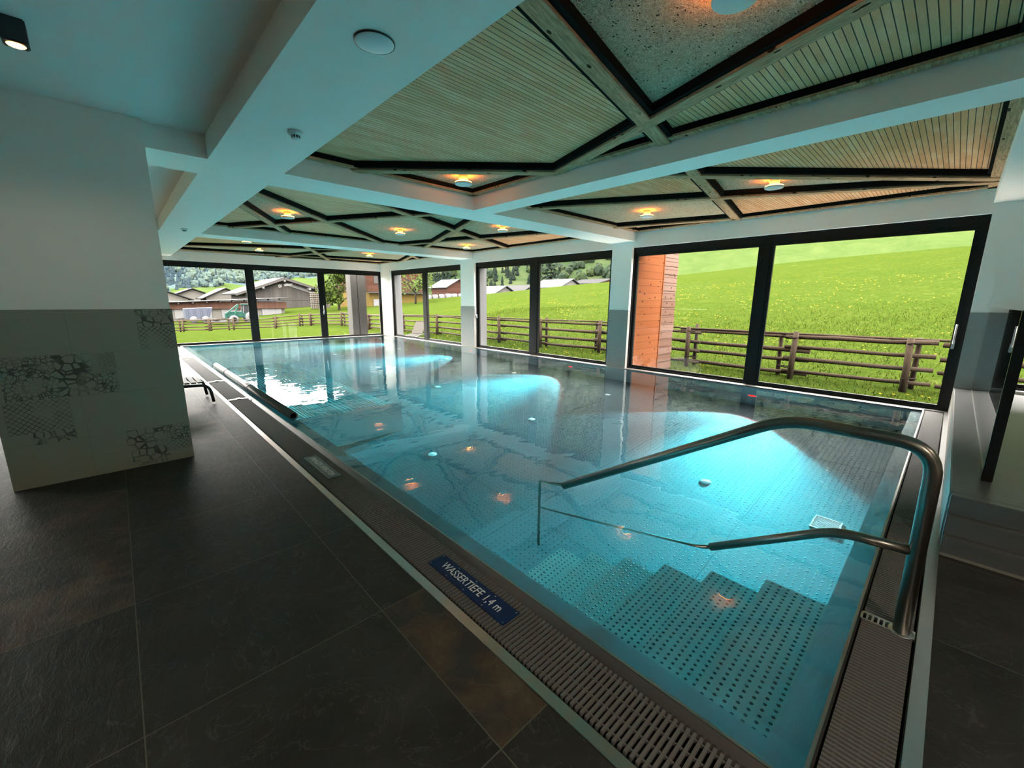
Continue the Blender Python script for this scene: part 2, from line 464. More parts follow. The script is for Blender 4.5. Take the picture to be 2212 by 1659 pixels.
# ------------------------------------------------------------------ mesh helpers
class MB:
    def __init__(self):
        self.v, self.f, self.mi, self.sm = [], [], [], []
    def add(self, vs, fs, mi=0, smooth=False):
        o = len(self.v)
        self.v += [tuple(p) for p in vs]
        for f in fs:
            self.f.append(tuple(i + o for i in f))
            self.mi.append(mi)
            self.sm.append(smooth)
        return self
    def box(self, x0, x1, y0, y1, z0, z1, mi=0):
        vs = [(x, y, z) for z in (z0, z1) for y in (y0, y1) for x in (x0, x1)]
        fs = [(0, 2, 3, 1), (4, 5, 7, 6), (0, 1, 5, 4), (2, 6, 7, 3), (0, 4, 6, 2), (1, 3, 7, 5)]
        return self.add(vs, fs, mi)
    def bevbox(self, x0, x1, y0, y1, z0, z1, b=0.005, mi=0):
        bm = bmesh.new()
        bmesh.ops.create_cube(bm, size=1.0)
        bmesh.ops.scale(bm, vec=(x1 - x0, y1 - y0, z1 - z0), verts=bm.verts)
        bmesh.ops.translate(bm, vec=((x0 + x1) / 2, (y0 + y1) / 2, (z0 + z1) / 2), verts=bm.verts)
        bmesh.ops.bevel(bm, geom=bm.edges[:], offset=b, segments=2, affect='EDGES')
        bm.verts.index_update()
        self.add([v.co[:] for v in bm.verts], [[v.index for v in f.verts] for f in bm.faces], mi)
        bm.free()
        return self
    def obox(self, a, b, w, h, up=(0, 0, 1), mi=0):
        """bar of width w and height h from a to b"""
        a, b, up = Vector(a), Vector(b), Vector(up)
        d = (b - a).normalized()
        s = d.cross(up)
        s = s.normalized() if s.length > 1e-6 else Vector((1, 0, 0))
        u = s.cross(d)
        vs = [p + s * (i * w / 2) + u * (j * h / 2) for p in (a, b) for i, j in ((-1, -1), (1, -1), (1, 1), (-1, 1))]
        fs = [(0, 3, 2, 1), (4, 5, 6, 7), (0, 1, 5, 4), (1, 2, 6, 5), (2, 3, 7, 6), (3, 0, 4, 7)]
        return self.add(vs, fs, mi)
    def tube(self, path, r, n=10, mi=0, cap=True, jitter=0.0):
        path = [Vector(p) for p in path]
        rs = r if isinstance(r, (list, tuple)) else [r] * len(path)
        rings = []
        prev = None
        for i, p in enumerate(path):
            d = (path[min(i + 1, len(path) - 1)] - path[max(i - 1, 0)]).normalized()
            if prev is None:
                up = Vector((0, 0, 1)) if abs(d.z) < 0.9 else Vector((1, 0, 0))
                s = d.cross(up).normalized()
            else:
                s = prev - d * prev.dot(d)
                s.normalize()
            prev = s
            u = d.cross(s)
            rings.append([p + (s * math.cos(2 * PI * k / n) + u * math.sin(2 * PI * k / n)) * rs[i] * (1 + random.uniform(-jitter, jitter)) for k in range(n)])
        vs = [q for rg in rings for q in rg]
        fs = []
        for i in range(len(path) - 1):
            for k in range(n):
                a, b = i * n + k, i * n + (k + 1) % n
                fs.append((a, b, b + n, a + n))
        self.add(vs, fs, mi, True)
        if cap:
            self.add(rings[0], [tuple(reversed(range(n)))], mi)
            self.add(rings[-1], [tuple(range(n))], mi)
        return self
    def lathe(self, prof, c=(0, 0, 0), n=32, mi=0, axis='z', smooth=True):
        """prof: list of (r, h)"""
        vs, fs = [], []
        for r, h in prof:
            for k in range(n):
                a = 2 * PI * k / n
                x, y = r * math.cos(a), r * math.sin(a)
                if axis == 'z':
                    q = (x, y, h)
                elif axis == 'x':
                    q = (h, x, y)
                else:
                    q = (y, h, x)
                vs.append((q[0] + c[0], q[1] + c[1], q[2] + c[2]))
        for i in range(len(prof) - 1):
            for k in range(n):
                a, b = i * n + k, i * n + (k + 1) % n
                fs.append((a, b, b + n, a + n))
        return self.add(vs, fs, mi, smooth)
    def prism(self, pts, ext, mi=0):
        """pts: list of 3d points (planar polygon), ext: extrusion vector"""
        n = len(pts)
        e = Vector(ext)
        vs = [Vector(p) for p in pts] + [Vector(p) + e for p in pts]
        fs = [tuple(reversed(range(n))), tuple(range(n, 2 * n))]
        fs += [(i, (i + 1) % n, (i + 1) % n + n, i + n) for i in range(n)]
        return self.add(vs, fs, mi)
    def build(self, name, mats, parent=None, loc=None, fix=True):
        me = bpy.data.meshes.new(name)
        vs = self.v
        o = bpy.data.objects.new(name, me)
        if parent is not None:
            o.parent = parent
            pl = parent.location
            vs = [(v[0] - pl[0], v[1] - pl[1], v[2] - pl[2]) for v in vs] if loc is None else vs
        elif loc is not None:
            vs = [(v[0] - loc[0], v[1] - loc[1], v[2] - loc[2]) for v in vs]
            o.location = loc
        me.from_pydata(vs, [], self.f)
        for m in (mats if isinstance(mats, (list, tuple)) else [mats]):
            me.materials.append(MAT[m] if isinstance(m, str) else m)
        me.polygons.foreach_set('material_index', self.mi)
        me.polygons.foreach_set('use_smooth', self.sm)
        if fix:
            bm = bmesh.new()
            bm.from_mesh(me)
            bmesh.ops.remove_doubles(bm, verts=bm.verts, dist=1e-6)
            bmesh.ops.recalc_face_normals(bm, faces=bm.faces)
            bm.to_mesh(me)
            bm.free()
        me.update()
        COL.objects.link(o)
        return o

def empty(name, loc=(0, 0, 0)):
    o = bpy.data.objects.new(name, None)
    o.location = loc
    o.empty_display_size = 0.1
    COL.objects.link(o)
    return o
def tag(o, label, cat, group=None, kind=None):
    o['label'] = label
    o['category'] = cat
    if group:
        o['group'] = group
    if kind:
        o['kind'] = kind
    return o
def struct(o, label=None, cat=None):
    o['kind'] = 'structure'
    if label:
        o['label'] = label
    if cat:
        o['category'] = cat
    return o
def box(name, mat, x0, x1, y0, y1, z0, z1, parent=None):
    return MB().box(x0, x1, y0, y1, z0, z1).build(name, mat, parent)
def rounded(pts, r, n=6):
    pts = [Vector(p) for p in pts]
    out = [pts[0]]
    for a, b, c in zip(pts, pts[1:], pts[2:]):
        d1, d2 = (a - b), (c - b)
        q = min(r, d1.length * 0.45, d2.length * 0.45)
        p0, p1 = b + d1.normalized() * q, b + d2.normalized() * q
        for i in range(n + 1):
            t = i / n
            out.append(p0 * (1 - t) ** 2 + b * 2 * t * (1 - t) + p1 * t * t)
    out.append(pts[-1])
    return out
def copy_tree(o, parent=None):
    c = o.copy()
    COL.objects.link(c)
    if parent is not None:
        c.parent = parent
    for ch in list(o.children):
        copy_tree(ch, c)
    return c

# ------------------------------------------------------------------ room shell
WX = 8.28          # inner face of the window wall
WY = 16.75         # inner face of the far wall
struct(MB().box(-6, 0.995, -5, WY, -0.3, 0).box(0.995, WX + .5, -5, -0.145, -0.3, 0).build('floor', 'slate'), 'dark slate tiled floor around the pool', 'floor')
struct(box('light_stop_slab', 'channel', -6.3, WX + .5, -5.3, WY + .4, -1.75, -1.55), 'added unseen dark slab blocking light from below the pool basin', 'floor')  # unseen slab added to stop sky light leaking in from below
struct(box('ceiling', 'plaster', -6, WX + .5, -5, WY + .4, 3.06, 3.25), 'white ceiling above the beams', 'ceiling')
rec = MB().box(-6, 0.8, -5, 4.93, 2.95, 3.06).box(-6, 0.8, 5.55, 10.55, 2.95, 3.06).box(-6, 0.8, 11.15, WY, 2.95, 3.06).box(0.8, WX, -5, -.72, 2.95, 3.06)
struct(rec.build('ceiling_recess', 'plaster'), 'white recessed ceiling panels left of the pool', 'ceiling')
struct(box('beam_soffit', 'plaster', 0.8, 1.44, -5, WY, 2.75, 3.06), 'wide white ceiling beam running along the poolside', 'beam')
def cross_beam(name, y0, y1, label):
    struct(MB().box(1.44, WX, y0, y1, 2.75, 3.06).box(-6, 0.8, y0, y1, 2.75, 3.06).build(name, 'plaster'), label, 'beam')
cross_beam('beam_cross_1', 4.93, 5.55, 'first white cross beam over the pool, meeting the lengthwise beam')
cross_beam('beam_cross_2', 10.55, 11.15, 'farther white cross beam over the pool')
struct(box('beam_cross_3', 'plaster', 1.44, WX, -.72, -.12, 2.75, 3.06), 'white beam above the near end of the pool', 'beam')
struct(box('beam_long', 'plaster', 3.9, 4.25, -.12, 4.93, 2.75, 3.06), 'white lengthwise beam between the two nearest wood ceiling bays', 'beam')
# window wall: header, columns, wall over the near end
struct(MB().box(WX, WX + .5, -.13, WY + .4, 2.63, 3.06).build('wall_right_header', 'plaster'), 'white lintel above the long window wall', 'wall')
def column(name, y0, y1, label, zt=1.30):
    o = struct(MB().box(WX, WX + .5, y0, y1, -.35, 2.63).build(name, ['plaster']), label, 'column')
    MB().box(WX - .012, WX + .10, y0 - .004, y1 + .004, 0.0, zt).build('wall_tile', 'dado_grey', o)
    MB().box(8.484, WX + .506, y0 - .005, y1 + .005, -.35, 2.63).build('outer_render', 'ext_white', o)
    return o
column('pillar_1', 5.0, 5.5, 'white wall pier with grey tiled base between nearest and middle windows')
column('pillar_2', 10.5, 11.2, 'white wall pier with grey tiled base between middle and far windows')
column('pillar_3', 16.0, WY + .3, 'corner pier where the two glazed walls meet', 1.3)
wr = struct(MB().box(WX, WX + .5, -5, -.13, 1.42, 3.06).box(WX, WX + .5, -.46, -.13, -.3, 1.42).box(WX, WX + .5, -5, -3.2, -.3, 1.42).box(WX, WX + .5, -3.2, -.46, -.3, .40).build('wall_right', 'plaster'), 'white wall at the near end of the window side', 'wall')
MB().box(WX - .012, WX, -.46, -.128, .36, 1.385).build('wall_tile', 'dado_grey', wr)
struct(MB().box(-6, WX, WY, WY + .4, 2.63, 3.06).box(-6.3, -4.5, WY, WY + .4, -.3, 2.63).build('wall_far', 'plaster'), 'white header of the far glazed wall', 'wall')
struct(MB().box(-6.3, -6, -5, 9.0, -.3, 3.06).box(-6.3, -6, 9.0, WY, 2.63, 3.06).box(-6.3, -6, 16.0, WY, -.3, 2.63).box(-6.3, -6, 9.0, 16.0, -.3, 0).build('wall_left', 'plaster'), 'white left wall', 'wall')
struct(box('wall_back', 'plaster', -6.3, WX + .5, -5.3, -5, -.3, 3.06), 'white wall behind the viewer', 'wall')
# free standing pillar on the left
pl = struct(box('pillar_left', 'plaster', -.75, .362, 4.87, 5.5, 0, 2.95), 'broad white pillar with greige tiled base at the left', 'pillar')
MB().box(-.762, .374, 4.858, 5.512, 0, 1.402).build('wall_tile', 'dado', pl)
for mat, x0, x1, z0, z1 in (('pat_honey', .12, .372, 1.25, 1.398), ('pat_net', .12, .372, 1.055, 1.25),
        ('pat_fine', -.70, -.42, .705, 1.045), ('pat_honey', -.42, -.20, .705, 1.045), ('pat_zig', -.20, -.055, .87, 1.045), ('pat_fine', -.20, -.055, .705, .87),
        ('pat_net', -.72, -.365, .44, .695), ('pat_honey', -.60, -.365, .345, .44), ('pat_honey', -.08, .20, .19, .345), ('pat_fine', .20, .372, .19, .345), ('pat_honey', -.06, .20, .01, .19), ('pat_net', .2, .372, .10, .19)):
    MB().box(x0, x1, 4.8565, 4.859, z0, z1).build('patterned_tile', mat, pl)

# ------------------------------------------------------------------ windows
def slide_window(name, label, ax, a0, a1, splits, plane, z0=0.0, z1=2.61, handle=None, sill=None):
    """ax 'y': glazing in the plane x=plane; ax 'x': in the plane y=plane. splits: [(start, end) of each mullion]"""
    root = struct(empty(name, (plane if ax == 'y' else (a0 + a1) / 2, (a0 + a1) / 2 if ax == 'y' else plane, z0)), label, 'window')
    def bx(mb, p, q, d0, d1, zz0, zz1):
        if ax == 'y':
            mb.box(plane + d0, plane + d1, p, q, zz0, zz1)
        else:
            mb.box(p, q, plane + d0, plane + d1, zz0, zz1)
        return mb
    fr = MB()
    bx(fr, a0, a1, -.01, .11, z1 - .10, z1 + .02)
    bx(fr, a0, a1, -.01, .11, z0 - .03, z0 + .03)
    bx(fr, a0, a0 + .06, -.01, .11, z0 + .03, z1 - .10)
    bx(fr, a1 - .06, a1, -.01, .11, z0 + .03, z1 - .10)
    fr.build('frame', 'frame', root)
    if z0 == 0.0 and plane > 0:
        sl = MB()
        bx(sl, a0 + .005, a1 - .005, (WX if ax == 'y' else WY) - plane, -.011, -.06, .003)
        sl.build('sill', 'rim_steel', root)
    edges = [a0 + .06] + [v for s in splits for v in s] + [a1 - .06]
    for i, (m0, m1) in enumerate(splits):
        mb = MB()
        bx(mb, m0, m1, -.012 if i % 2 == 0 else .02, .07, z0 + .03, z1 - .10)
        mb.build('mullion', 'frame', root)
    for i in range(0, len(edges), 2):
        p, q = edges[i], edges[i + 1]
        d = .02 + .03 * ((i // 2) % 2)
        sash = MB()
        bx(sash, p, q, d - .02, d + .03, z1 - .16, z1 - .10)
        bx(sash, p, q, d - .02, d + .03, z0 + .03, z0 + .075)
        bx(sash, p, p + .06, d - .02, d + .03, z0 + .075, z1 - .16)
        bx(sash, q - .06, q, d - .02, d + .03, z0 + .075, z1 - .16)
        sash.build('sash', 'frame', root)
        g = MB()
        if ax == 'y':
            g.add([(plane + d, p + .06, z0 + .075), (plane + d, q - .06, z0 + .075), (plane + d, q - .06, z1 - .16), (plane + d, p + .06, z1 - .16)], [(0, 1, 2, 3)])
        else:
            g.add([(p + .06, plane + d, z0 + .075), (q - .06, plane + d, z0 + .075), (q - .06, plane + d, z1 - .16), (p + .06, plane + d, z1 - .16)], [(0, 1, 2, 3)])
        g.build('pane', 'glass', root)
    if handle is not None:
        hp, hz = handle
        hb = MB()
        if ax == 'y':
            hb.bevbox(plane - .035, plane - .008, hp - .016, hp + .016, hz - .02, hz + .10, .006)
            hb.tube(rounded([(plane - .02, hp, hz + .06), (plane - .06, hp, hz + .06), (plane - .06, hp, hz + .32)], .02), .011, 10)
        else:
            hb.bevbox(hp - .016, hp + .016, plane - .035, plane - .008, hz - .02, hz + .10, .006)
            hb.tube(rounded([(hp, plane - .02, hz + .06), (hp, plane - .06, hz + .06), (hp, plane - .06, hz + .32)], .02), .011, 10)
        hb.build('handle', 'chrome', root)
    return root
GX = 8.37
slide_window('window_1', 'nearest two-pane sliding window onto the meadow', 'y', -.13, 5.03, [(2.36, 2.50)], GX, handle=(-.035, .90))
slide_window('window_2', 'middle two-pane sliding window onto the meadow', 'y', 5.47, 10.53, [(7.86, 8.12)], GX, handle=(10.46, .95))
slide_window('window_3', 'farthest two-pane window of the long glazed wall', 'y', 11.17, 16.03, [(13.42, 13.66)], GX)
slide_window('window_4', 'low window at the right beyond the glass partition', 'y', -3.2, -.46, [(-1.9, -1.78)], GX, .40, 1.52)
slide_window('window_5', 'three-pane glazing of the far wall facing barn and tractor', 'x', -4.5, 8.30, [(-2.0, -1.86), (.9, 1.0), (3.43, 3.57), (5.80, 5.92)], WY + .06, handle=(5.86, .93))

slide_window('window_added', 'added unseen glazing in the left wall for more daylight', 'y', 9.0, 16.0, [(12.4, 12.54)], -6.15)  # window added out of view to bring daylight in from the left

# ------------------------------------------------------------------ wood ceiling bays
ZP, ZB = 3.0, 2.915      # panel level, batten underside
def split_poly(poly, a, b):
    (ax_, ay_), (bx_, by_) = a, b
    L, Rr = [], []
    sd = lambda p: (bx_ - ax_) * (p[1] - ay_) - (by_ - ay_) * (p[0] - ax_)
    for i, p in enumerate(poly):
        q = poly[(i + 1) % len(poly)]
        sp, sq = sd(p), sd(q)
        if sp >= 0:
            L.append(p)
        if sp <= 0:
            Rr.append(p)
        if sp * sq < 0:
            t = sp / (sp - sq)
            m = (p[0] + (q[0] - p[0]) * t, p[1] + (q[1] - p[1]) * t)
            L.append(m)
            Rr.append(m)
    return L, Rr
def area(p):
    return abs(sum(p[i][0] * p[(i + 1) % len(p)][1] - p[(i + 1) % len(p)][0] * p[i][1] for i in range(len(p)))) / 2
def inside(pt, poly):
    s = [(poly[(i + 1) % len(poly)][0] - poly[i][0]) * (pt[1] - poly[i][1]) - (poly[(i + 1) % len(poly)][1] - poly[i][1]) * (pt[0] - poly[i][0]) for i in range(len(poly))]
    return all(v >= 0 for v in s) or all(v <= 0 for v in s)
trim_n = [0]
panel_n = [0]
def batten(a, b, w=.125, z=ZB, label='weathered wooden batten crossing the ceiling bay'):
    trim_n[0] += 1
    a, b = Vector((*a, 0)), Vector((*b, 0))
    d = (b - a)
    L = d.length
    ang = math.atan2(d.y, d.x)
    root = struct(empty('trim_%d' % trim_n[0], ((a.x + b.x) / 2, (a.y + b.y) / 2, z)), label, 'batten')
    root.rotation_euler = (0, 0, ang)
    for nm, ww, z0, z1, mt in (('board', w, 0, .022, 'batten'), ('backing', w + .075, .022, .10, 'black')):
        mb = MB().bevbox(-L / 2, L / 2, -ww / 2, ww / 2, z0, z1, .004) if nm == 'board' else MB().box(-L / 2, L / 2, -ww / 2, ww / 2, z0, z1)
        mb.build(nm, mt, root, loc=(0, 0, 0))
def bay(x0, x1, y0, y1, lines, seeds, battens, what):
    cells = [[(x0, y0), (x1, y0), (x1, y1), (x0, y1)]]
    for a, b in lines:
        new = []
        for c in cells:
            for h in split_poly(c, a, b):
                if len(h) > 2 and area(h) > 1e-4:
                    new.append(h)
        cells = new
    pk, fb = MB(), MB()
    for c in cells:
        tgt = fb if any(inside(s, c) for s in seeds) else pk
        tgt.prism([(p[0], p[1], ZP) for p in c], (0, 0, .03))
    panel_n[0] += 1
    struct(pk.build('ceiling_boards_%d' % panel_n[0], 'planks'), 'grooved wooden boarding of the ' + what, 'ceiling')
    struct(fb.build('ceiling_straw_panels_%d' % panel_n[0], 'fibre'), 'pressed straw panels of the ' + what, 'ceiling')
    for i, (a, b) in enumerate(battens):
        batten(a, b, z=ZB - .0015 * (i % 3))
    e = .055
    for a, b in (((x0, y0 + e), (x1, y0 + e)), ((x0, y1 - e), (x1, y1 - e)), ((x0 + e, y0), (x0 + e, y1)), ((x1 - e, y0), (x1 - e, y1))):
        trim_n[0] += 1
        cx, cy = (a[0] + b[0]) / 2, (a[1] + b[1]) / 2
        root = struct(empty('trim_%d' % trim_n[0], (cx, cy, ZB + .012)), 'edge batten of the ' + what, 'batten')
        hx, hy = abs(b[0] - a[0]) / 2, abs(b[1] - a[1]) / 2
        if hx > hy:
            MB().box(-hx, hx, -e, e - .03, 0, .02).build('board', 'batten', root, loc=(0, 0, 0))
            MB().box(-hx, hx, -e, e, .02, .088).build('backing', 'black', root, loc=(0, 0, 0))
        else:
            MB().box(-e, e - .03, -hy, hy, 0, .02).build('board', 'batten', root, loc=(0, 0, 0))
            MB().box(-e, e, -hy, hy, .02, .088).build('backing', 'black', root, loc=(0, 0, 0))
A = ((1.44, 1.60), (3.9, 2.085))
B = ((2.67, 0.0), (3.9, 3.43))
C_ = ((3.9, 3.33), (2.16, 4.93))
bay(1.44, 3.9, -.12, 4.93, [A, B, C_], [(2.3, .9), (3.85, 2.6), (3.3, 4.5)], [A, ((2.63, -.12), (3.9, 3.43)), C_], 'near bay beside the poolside beam')
A2 = ((4.25, 2.14), (8.28, 2.926))
D = ((7.70, -.12), (4.25, 3.12))
E_ = ((7.88, -.12), (4.99, 4.93))
F_ = ((7.43, 4.93), (8.11, 2.90))
bay(4.25, WX, -.12, 4.93, [A2, D, E_, F_], [(4.4, 2.5), (6.17, 1.79), (6.74, 3.83)], [A2, D, E_, F_], 'near bay beside the windows')
H_ = ((1.44, 6.75), (5.28, 10.55))
I_ = ((1.44, 7.55), (3.03, 10.55))
J_ = ((4.62, 5.55), (1.95, 10.55))
K_ = ((1.55, 5.55), (8.28, 8.96))
L_ = ((4.73, 5.55), (6.56, 10.55))
M_ = ((7.30, 5.55), (5.79, 10.55))
bay(1.44, WX, 5.55, 10.55, [H_, I_, J_, K_, L_, M_], [(2.43, 8.34), (4.77, 8.63), (6.04, 6.69), (7.35, 9.63), (4.5, 6.3), (2.3, 10.25)], [H_, I_, J_, K_, L_, M_], 'middle bay')
N_ = ((3.26, 11.15), (6.22, WY))
O_ = ((1.44, 15.05), (7.85, 11.15))
Q_ = ((4.40, WY), (5.70, 11.15))
R_ = ((6.88, 11.15), (8.28, 15.0))
S_ = ((5.95, 11.15), (8.28, 13.65))
T_ = ((1.44, 16.35), (8.28, 15.2))
bay(1.44, WX, 11.15, WY, [N_, O_, Q_, R_, S_, T_], [(3.39, 14.69), (6.43, 13.76), (7.4, 12.2)], [N_, O_, Q_, R_, S_, T_], 'far bay')

# ------------------------------------------------------------------ ceiling fixtures
def ceiling_lamp(x, y, label, zt=ZP):
    root = tag(empty('ceiling_lamp', (x, y, zt)), label, 'lamp', 'amber disc lamps on the wooden ceiling')
    MB().lathe([(0.0, 0), (.055, 0), (.055, -.085), (0.0, -.085)], n=28).build('stem', 'lamp_white', root, loc=(0, 0, 0))
    MB().lathe([(0.0, -.112), (.098, -.112), (.106, -.106), (.108, -.098), (.104, -.090), (.075, -.088), (0, -.088)], n=36).build('disc', 'lamp_white', root, loc=(0, 0, 0))
    MB().lathe([(.070, -.0875), (.100, -.0865), (.100, -.083), (.070, -.083), (.070, -.0875)], n=36).build('glow_ring', 'glow', root, loc=(0, 0, 0))
    return root
LAMPS = [(2.313, .93, 'amber disc lamp cut off by the top edge, on straw panel'), (3.322, 4.401, 'amber disc lamp in the straw triangle where white beams cross'),
         (6.172, 1.791, 'amber disc lamp nearest the large right window'), (6.741, 3.833, 'amber disc lamp in near window bay close to the cross beam'),
         (2.432, 8.344, 'amber disc lamp in middle bay next to the poolside beam'), (4.769, 8.625, 'amber disc lamp at the centre of the middle bay'),
         (6.04, 6.686, 'amber disc lamp in middle bay just behind the first cross beam'), (7.348, 9.633, 'amber disc lamp in middle bay corner above the windows'),
         (2.685, 12.764, 'amber disc lamp in far bay half hidden by second cross beam'), (3.392, 14.686, 'amber disc lamp in far bay nearest the poolside beam'),
         (6.425, 13.763, 'amber disc lamp in far bay near the window corner')]
for x, y, lb in LAMPS:
    ceiling_lamp(x, y, lb)
sp = tag(empty('ceiling_speaker', (1.11, 2.18, 2.75)), 'round white speaker grille set flush in the white poolside beam', 'speaker')
MB().lathe([(.098, 0), (.098, -.007), (.093, -.007)], n=40).build('rim', 'black_plastic', sp, loc=(0, 0, 0))
MB().lathe([(0, -.012), (.085, -.011), (.095, -.006), (.095, 0), (0, 0)], n=40).build('grille', 'white', sp, loc=(0, 0, 0))
def detector(x, y, label):
    r = tag(empty('smoke_detector', (x, y, 2.75)), label, 'smoke detector', 'smoke detectors under the poolside beam')
    MB().lathe([(0, 0), (.052, 0), (.054, -.012), (.050, -.022), (.036, -.027), (.0, -.027)], n=32).build('base', 'white', r, loc=(0, 0, 0))
    MB().lathe([(.031, -.027), (.030, -.046)], n=24).build('sensor', 'black_plastic', r, loc=(0, 0, 0))
    ribs = MB()
    for k in range(10):
        a = 2 * PI * k / 10
        ribs.obox((.032 * math.cos(a), .032 * math.sin(a), -.026), (.032 * math.cos(a), .032 * math.sin(a), -.046), .005, .005)
    ribs.lathe([(0, -.055), (.028, -.053), (.034, -.046), (0, -.045)], n=24)
    ribs.build('cap', 'white', r, loc=(0, 0, 0))
detector(1.182, 3.678, 'white smoke detector under the beam, the large near one')
detector(1.127, 10.012, 'small distant white smoke detector near the beam end')
def spotlight(x, y, label, power, grp=None):
    ts = tag(empty('ceiling_spotlight', (x, y, 2.95)), label, 'spotlight', grp)
    MB().bevbox(-.05, .05, -.05, .05, -.12, 0, .006).build('housing', 'black_plastic', ts, loc=(0, 0, 0))
    MB().lathe([(0, -.124), (.034, -.124), (.038, -.119), (0, -.119)], n=24).build('lens', 'spotglow', ts, loc=(0, 0, 0))
    L = bpy.data.lights.new('lamp_beam', 'SPOT')
    L.color = (1.0, .84, .66)
    L.energy = power
    L.spot_size = math.radians(150)
    L.spot_blend = .6
    L.shadow_soft_size = .05
    o = bpy.data.objects.new('lamp_beam', L)
    o.location = (0, 0, -.14)
    o.parent = ts
    COL.objects.link(o)
spotlight(-.20, 3.70, 'black cube spotlight with glowing amber lens on white ceiling', 15)
for x, y in ((-2.4, -1.2), (.1, -2.2), (2.8, -2.6)):  # unseen spotlights, added only to brighten the dark room
    spotlight(x, y, 'added fill spotlight on the white ceiling, unseen behind the viewer', 330 if x < 1 else 110, 'added fill spotlights behind the viewer')

# ------------------------------------------------------------------ pool basin
PX0, PX1, PY0, PY1 = 1.372, 8.19, .12, 16.62
PD = -1.40
pool = tag(empty('swimming_pool', (PX0, PY0, 0)), 'long stainless steel swimming pool with studded floor', 'pool')
LX, LY = 1.53, .235
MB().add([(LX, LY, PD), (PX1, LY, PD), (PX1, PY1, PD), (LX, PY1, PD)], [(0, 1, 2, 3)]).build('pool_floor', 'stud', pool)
w = MB()
w.add([(PX0, PY0, -.10), (LX, PY0, -.10), (LX, PY1, -.10), (PX0, PY1, -.10)], [(0, 1, 2, 3)])
w.add([(LX, PY0, -.10), (PX1, PY0, -.10), (PX1, LY, -.10), (LX, LY, -.10)], [(0, 1, 2, 3)])
w.add([(PX0, PY0, 0), (PX0, PY1, 0), (PX0, PY1, -.10), (PX0, PY0, -.10)], [(0, 1, 2, 3)])
w.add([(PX0, PY0, 0), (PX1, PY0, 0), (PX1, PY0, -.10), (PX0, PY0, -.10)], [(0, 1, 2, 3)])
w.build('overflow_lip', 'lip_steel', pool, fix=False)
w = MB()
w.add([(LX, LY, -.10), (LX, PY1, -.10), (LX, PY1, PD), (LX, LY, PD)], [(0, 1, 2, 3)])
w.add([(LX, LY, -.10), (PX1, LY, -.10), (PX1, LY, PD), (LX, LY, PD)], [(0, 1, 2, 3)])
w.add([(PX1, PY0, 0), (PX1, PY1, 0), (PX1, PY1, PD), (PX1, PY0, PD)], [(0, 1, 2, 3)])
w.add([(PX0, PY1, 0), (PX1, PY1, 0), (PX1, PY1, PD), (PX0, PY1, PD)], [(0, 1, 2, 3)])
w.build('pool_wall', 'pool_steel', pool, fix=False)
rim = MB().box(PX0 - .012, PX0, PY0 - .012, PY1, -.06, .004).box(PX0, PX1, PY0 - .012, PY0, -.06, .004)
rim.box(PX1, WX - .002, PY0 - .012, PY1 + .05, -.06, .004).box(PX0 - .012, PX1, PY1, WY + .05, -.06, .004)
MB().add([(PX0 - .058, PY0 - .03, -.035), (PX0 - .012, PY0 - .012, 0), (PX0 - .012, PY1, 0), (PX0 - .058, PY1, -.035)], [(0, 1, 2, 3)]).build('gutter_slope', 'bar', pool)
rim.build('rim', 'rim_steel', pool)
# water
wt = MB().add([(PX0, PY0, -.006), (PX1, PY0, -.006), (PX1, PY1, -.006), (PX0, PY1, -.006)], [(0, 1, 2, 3)]).build('pool_water', 'water', fix=False)
tag(wt, 'clear turquoise water filling the steel pool', 'water', kind='stuff')
# steps
for i in range(6):
    y1 = LY + .2985 + .3085 * i
    y0 = LY if i == 0 else y1 - .3085
    z = -.2 * (i + 1)
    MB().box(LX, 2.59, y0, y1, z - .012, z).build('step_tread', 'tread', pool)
    MB().box(LX, 2.585, y1 - .012, y1 - .004, z - .2, z - .012).build('step_riser', 'pool_steel', pool)
strn = MB()
pts = [(2.575, LY, PD), (2.575, LY, -.212)]
for i in range(6):
    y1 = LY + .2985 + .3085 * i - .006
    z = -.2 * (i + 1) - .012
    pts += [(2.575, y1, z), (2.575, y1, z - .2)]
MB().prism(pts[:-1] + [(2.575, pts[-1][1], PD)], (.008, 0, 0)).build('step_side', 'pool_steel', pool)
# floor inlets
def inlet(x, y):
    MB().lathe([(0, .020), (.05, .018), (.058, .008), (.060, 0)], (x, y, PD + .001), 28).build('floor_inlet', 'white', pool)
for x, y in ((4.773, 4.563), (4.736, 1.71), (2.83, 4.523), (6.94, 4.537), (7.004, 7.327), (4.78, 7.35), (7.0, 10.2), (4.8, 10.2), (7.0, 13.1), (4.8, 13.1)):
    inlet(x, y)
dr = MB().box(4.55, 4.80, .44, .455, PD + .001, PD + .018).box(4.55, 4.80, .645, .66, PD + .001, PD + .018).box(4.55, 4.565, .455, .645, PD + .001, PD + .018).box(4.785, 4.80, .455, .645, PD + .001, PD + .018)
for k in range(12):
    xx = 4.572 + k * .018
    dr.box(xx, xx + .008, .455, .645, PD + .001, PD + .014)
dro = dr.build('floor_drain', 'pool_steel', pool)
MB().box(4.565, 4.785, .455, .645, PD + .0005, PD + .002).build('drain_shadow_pan', 'channel', pool)

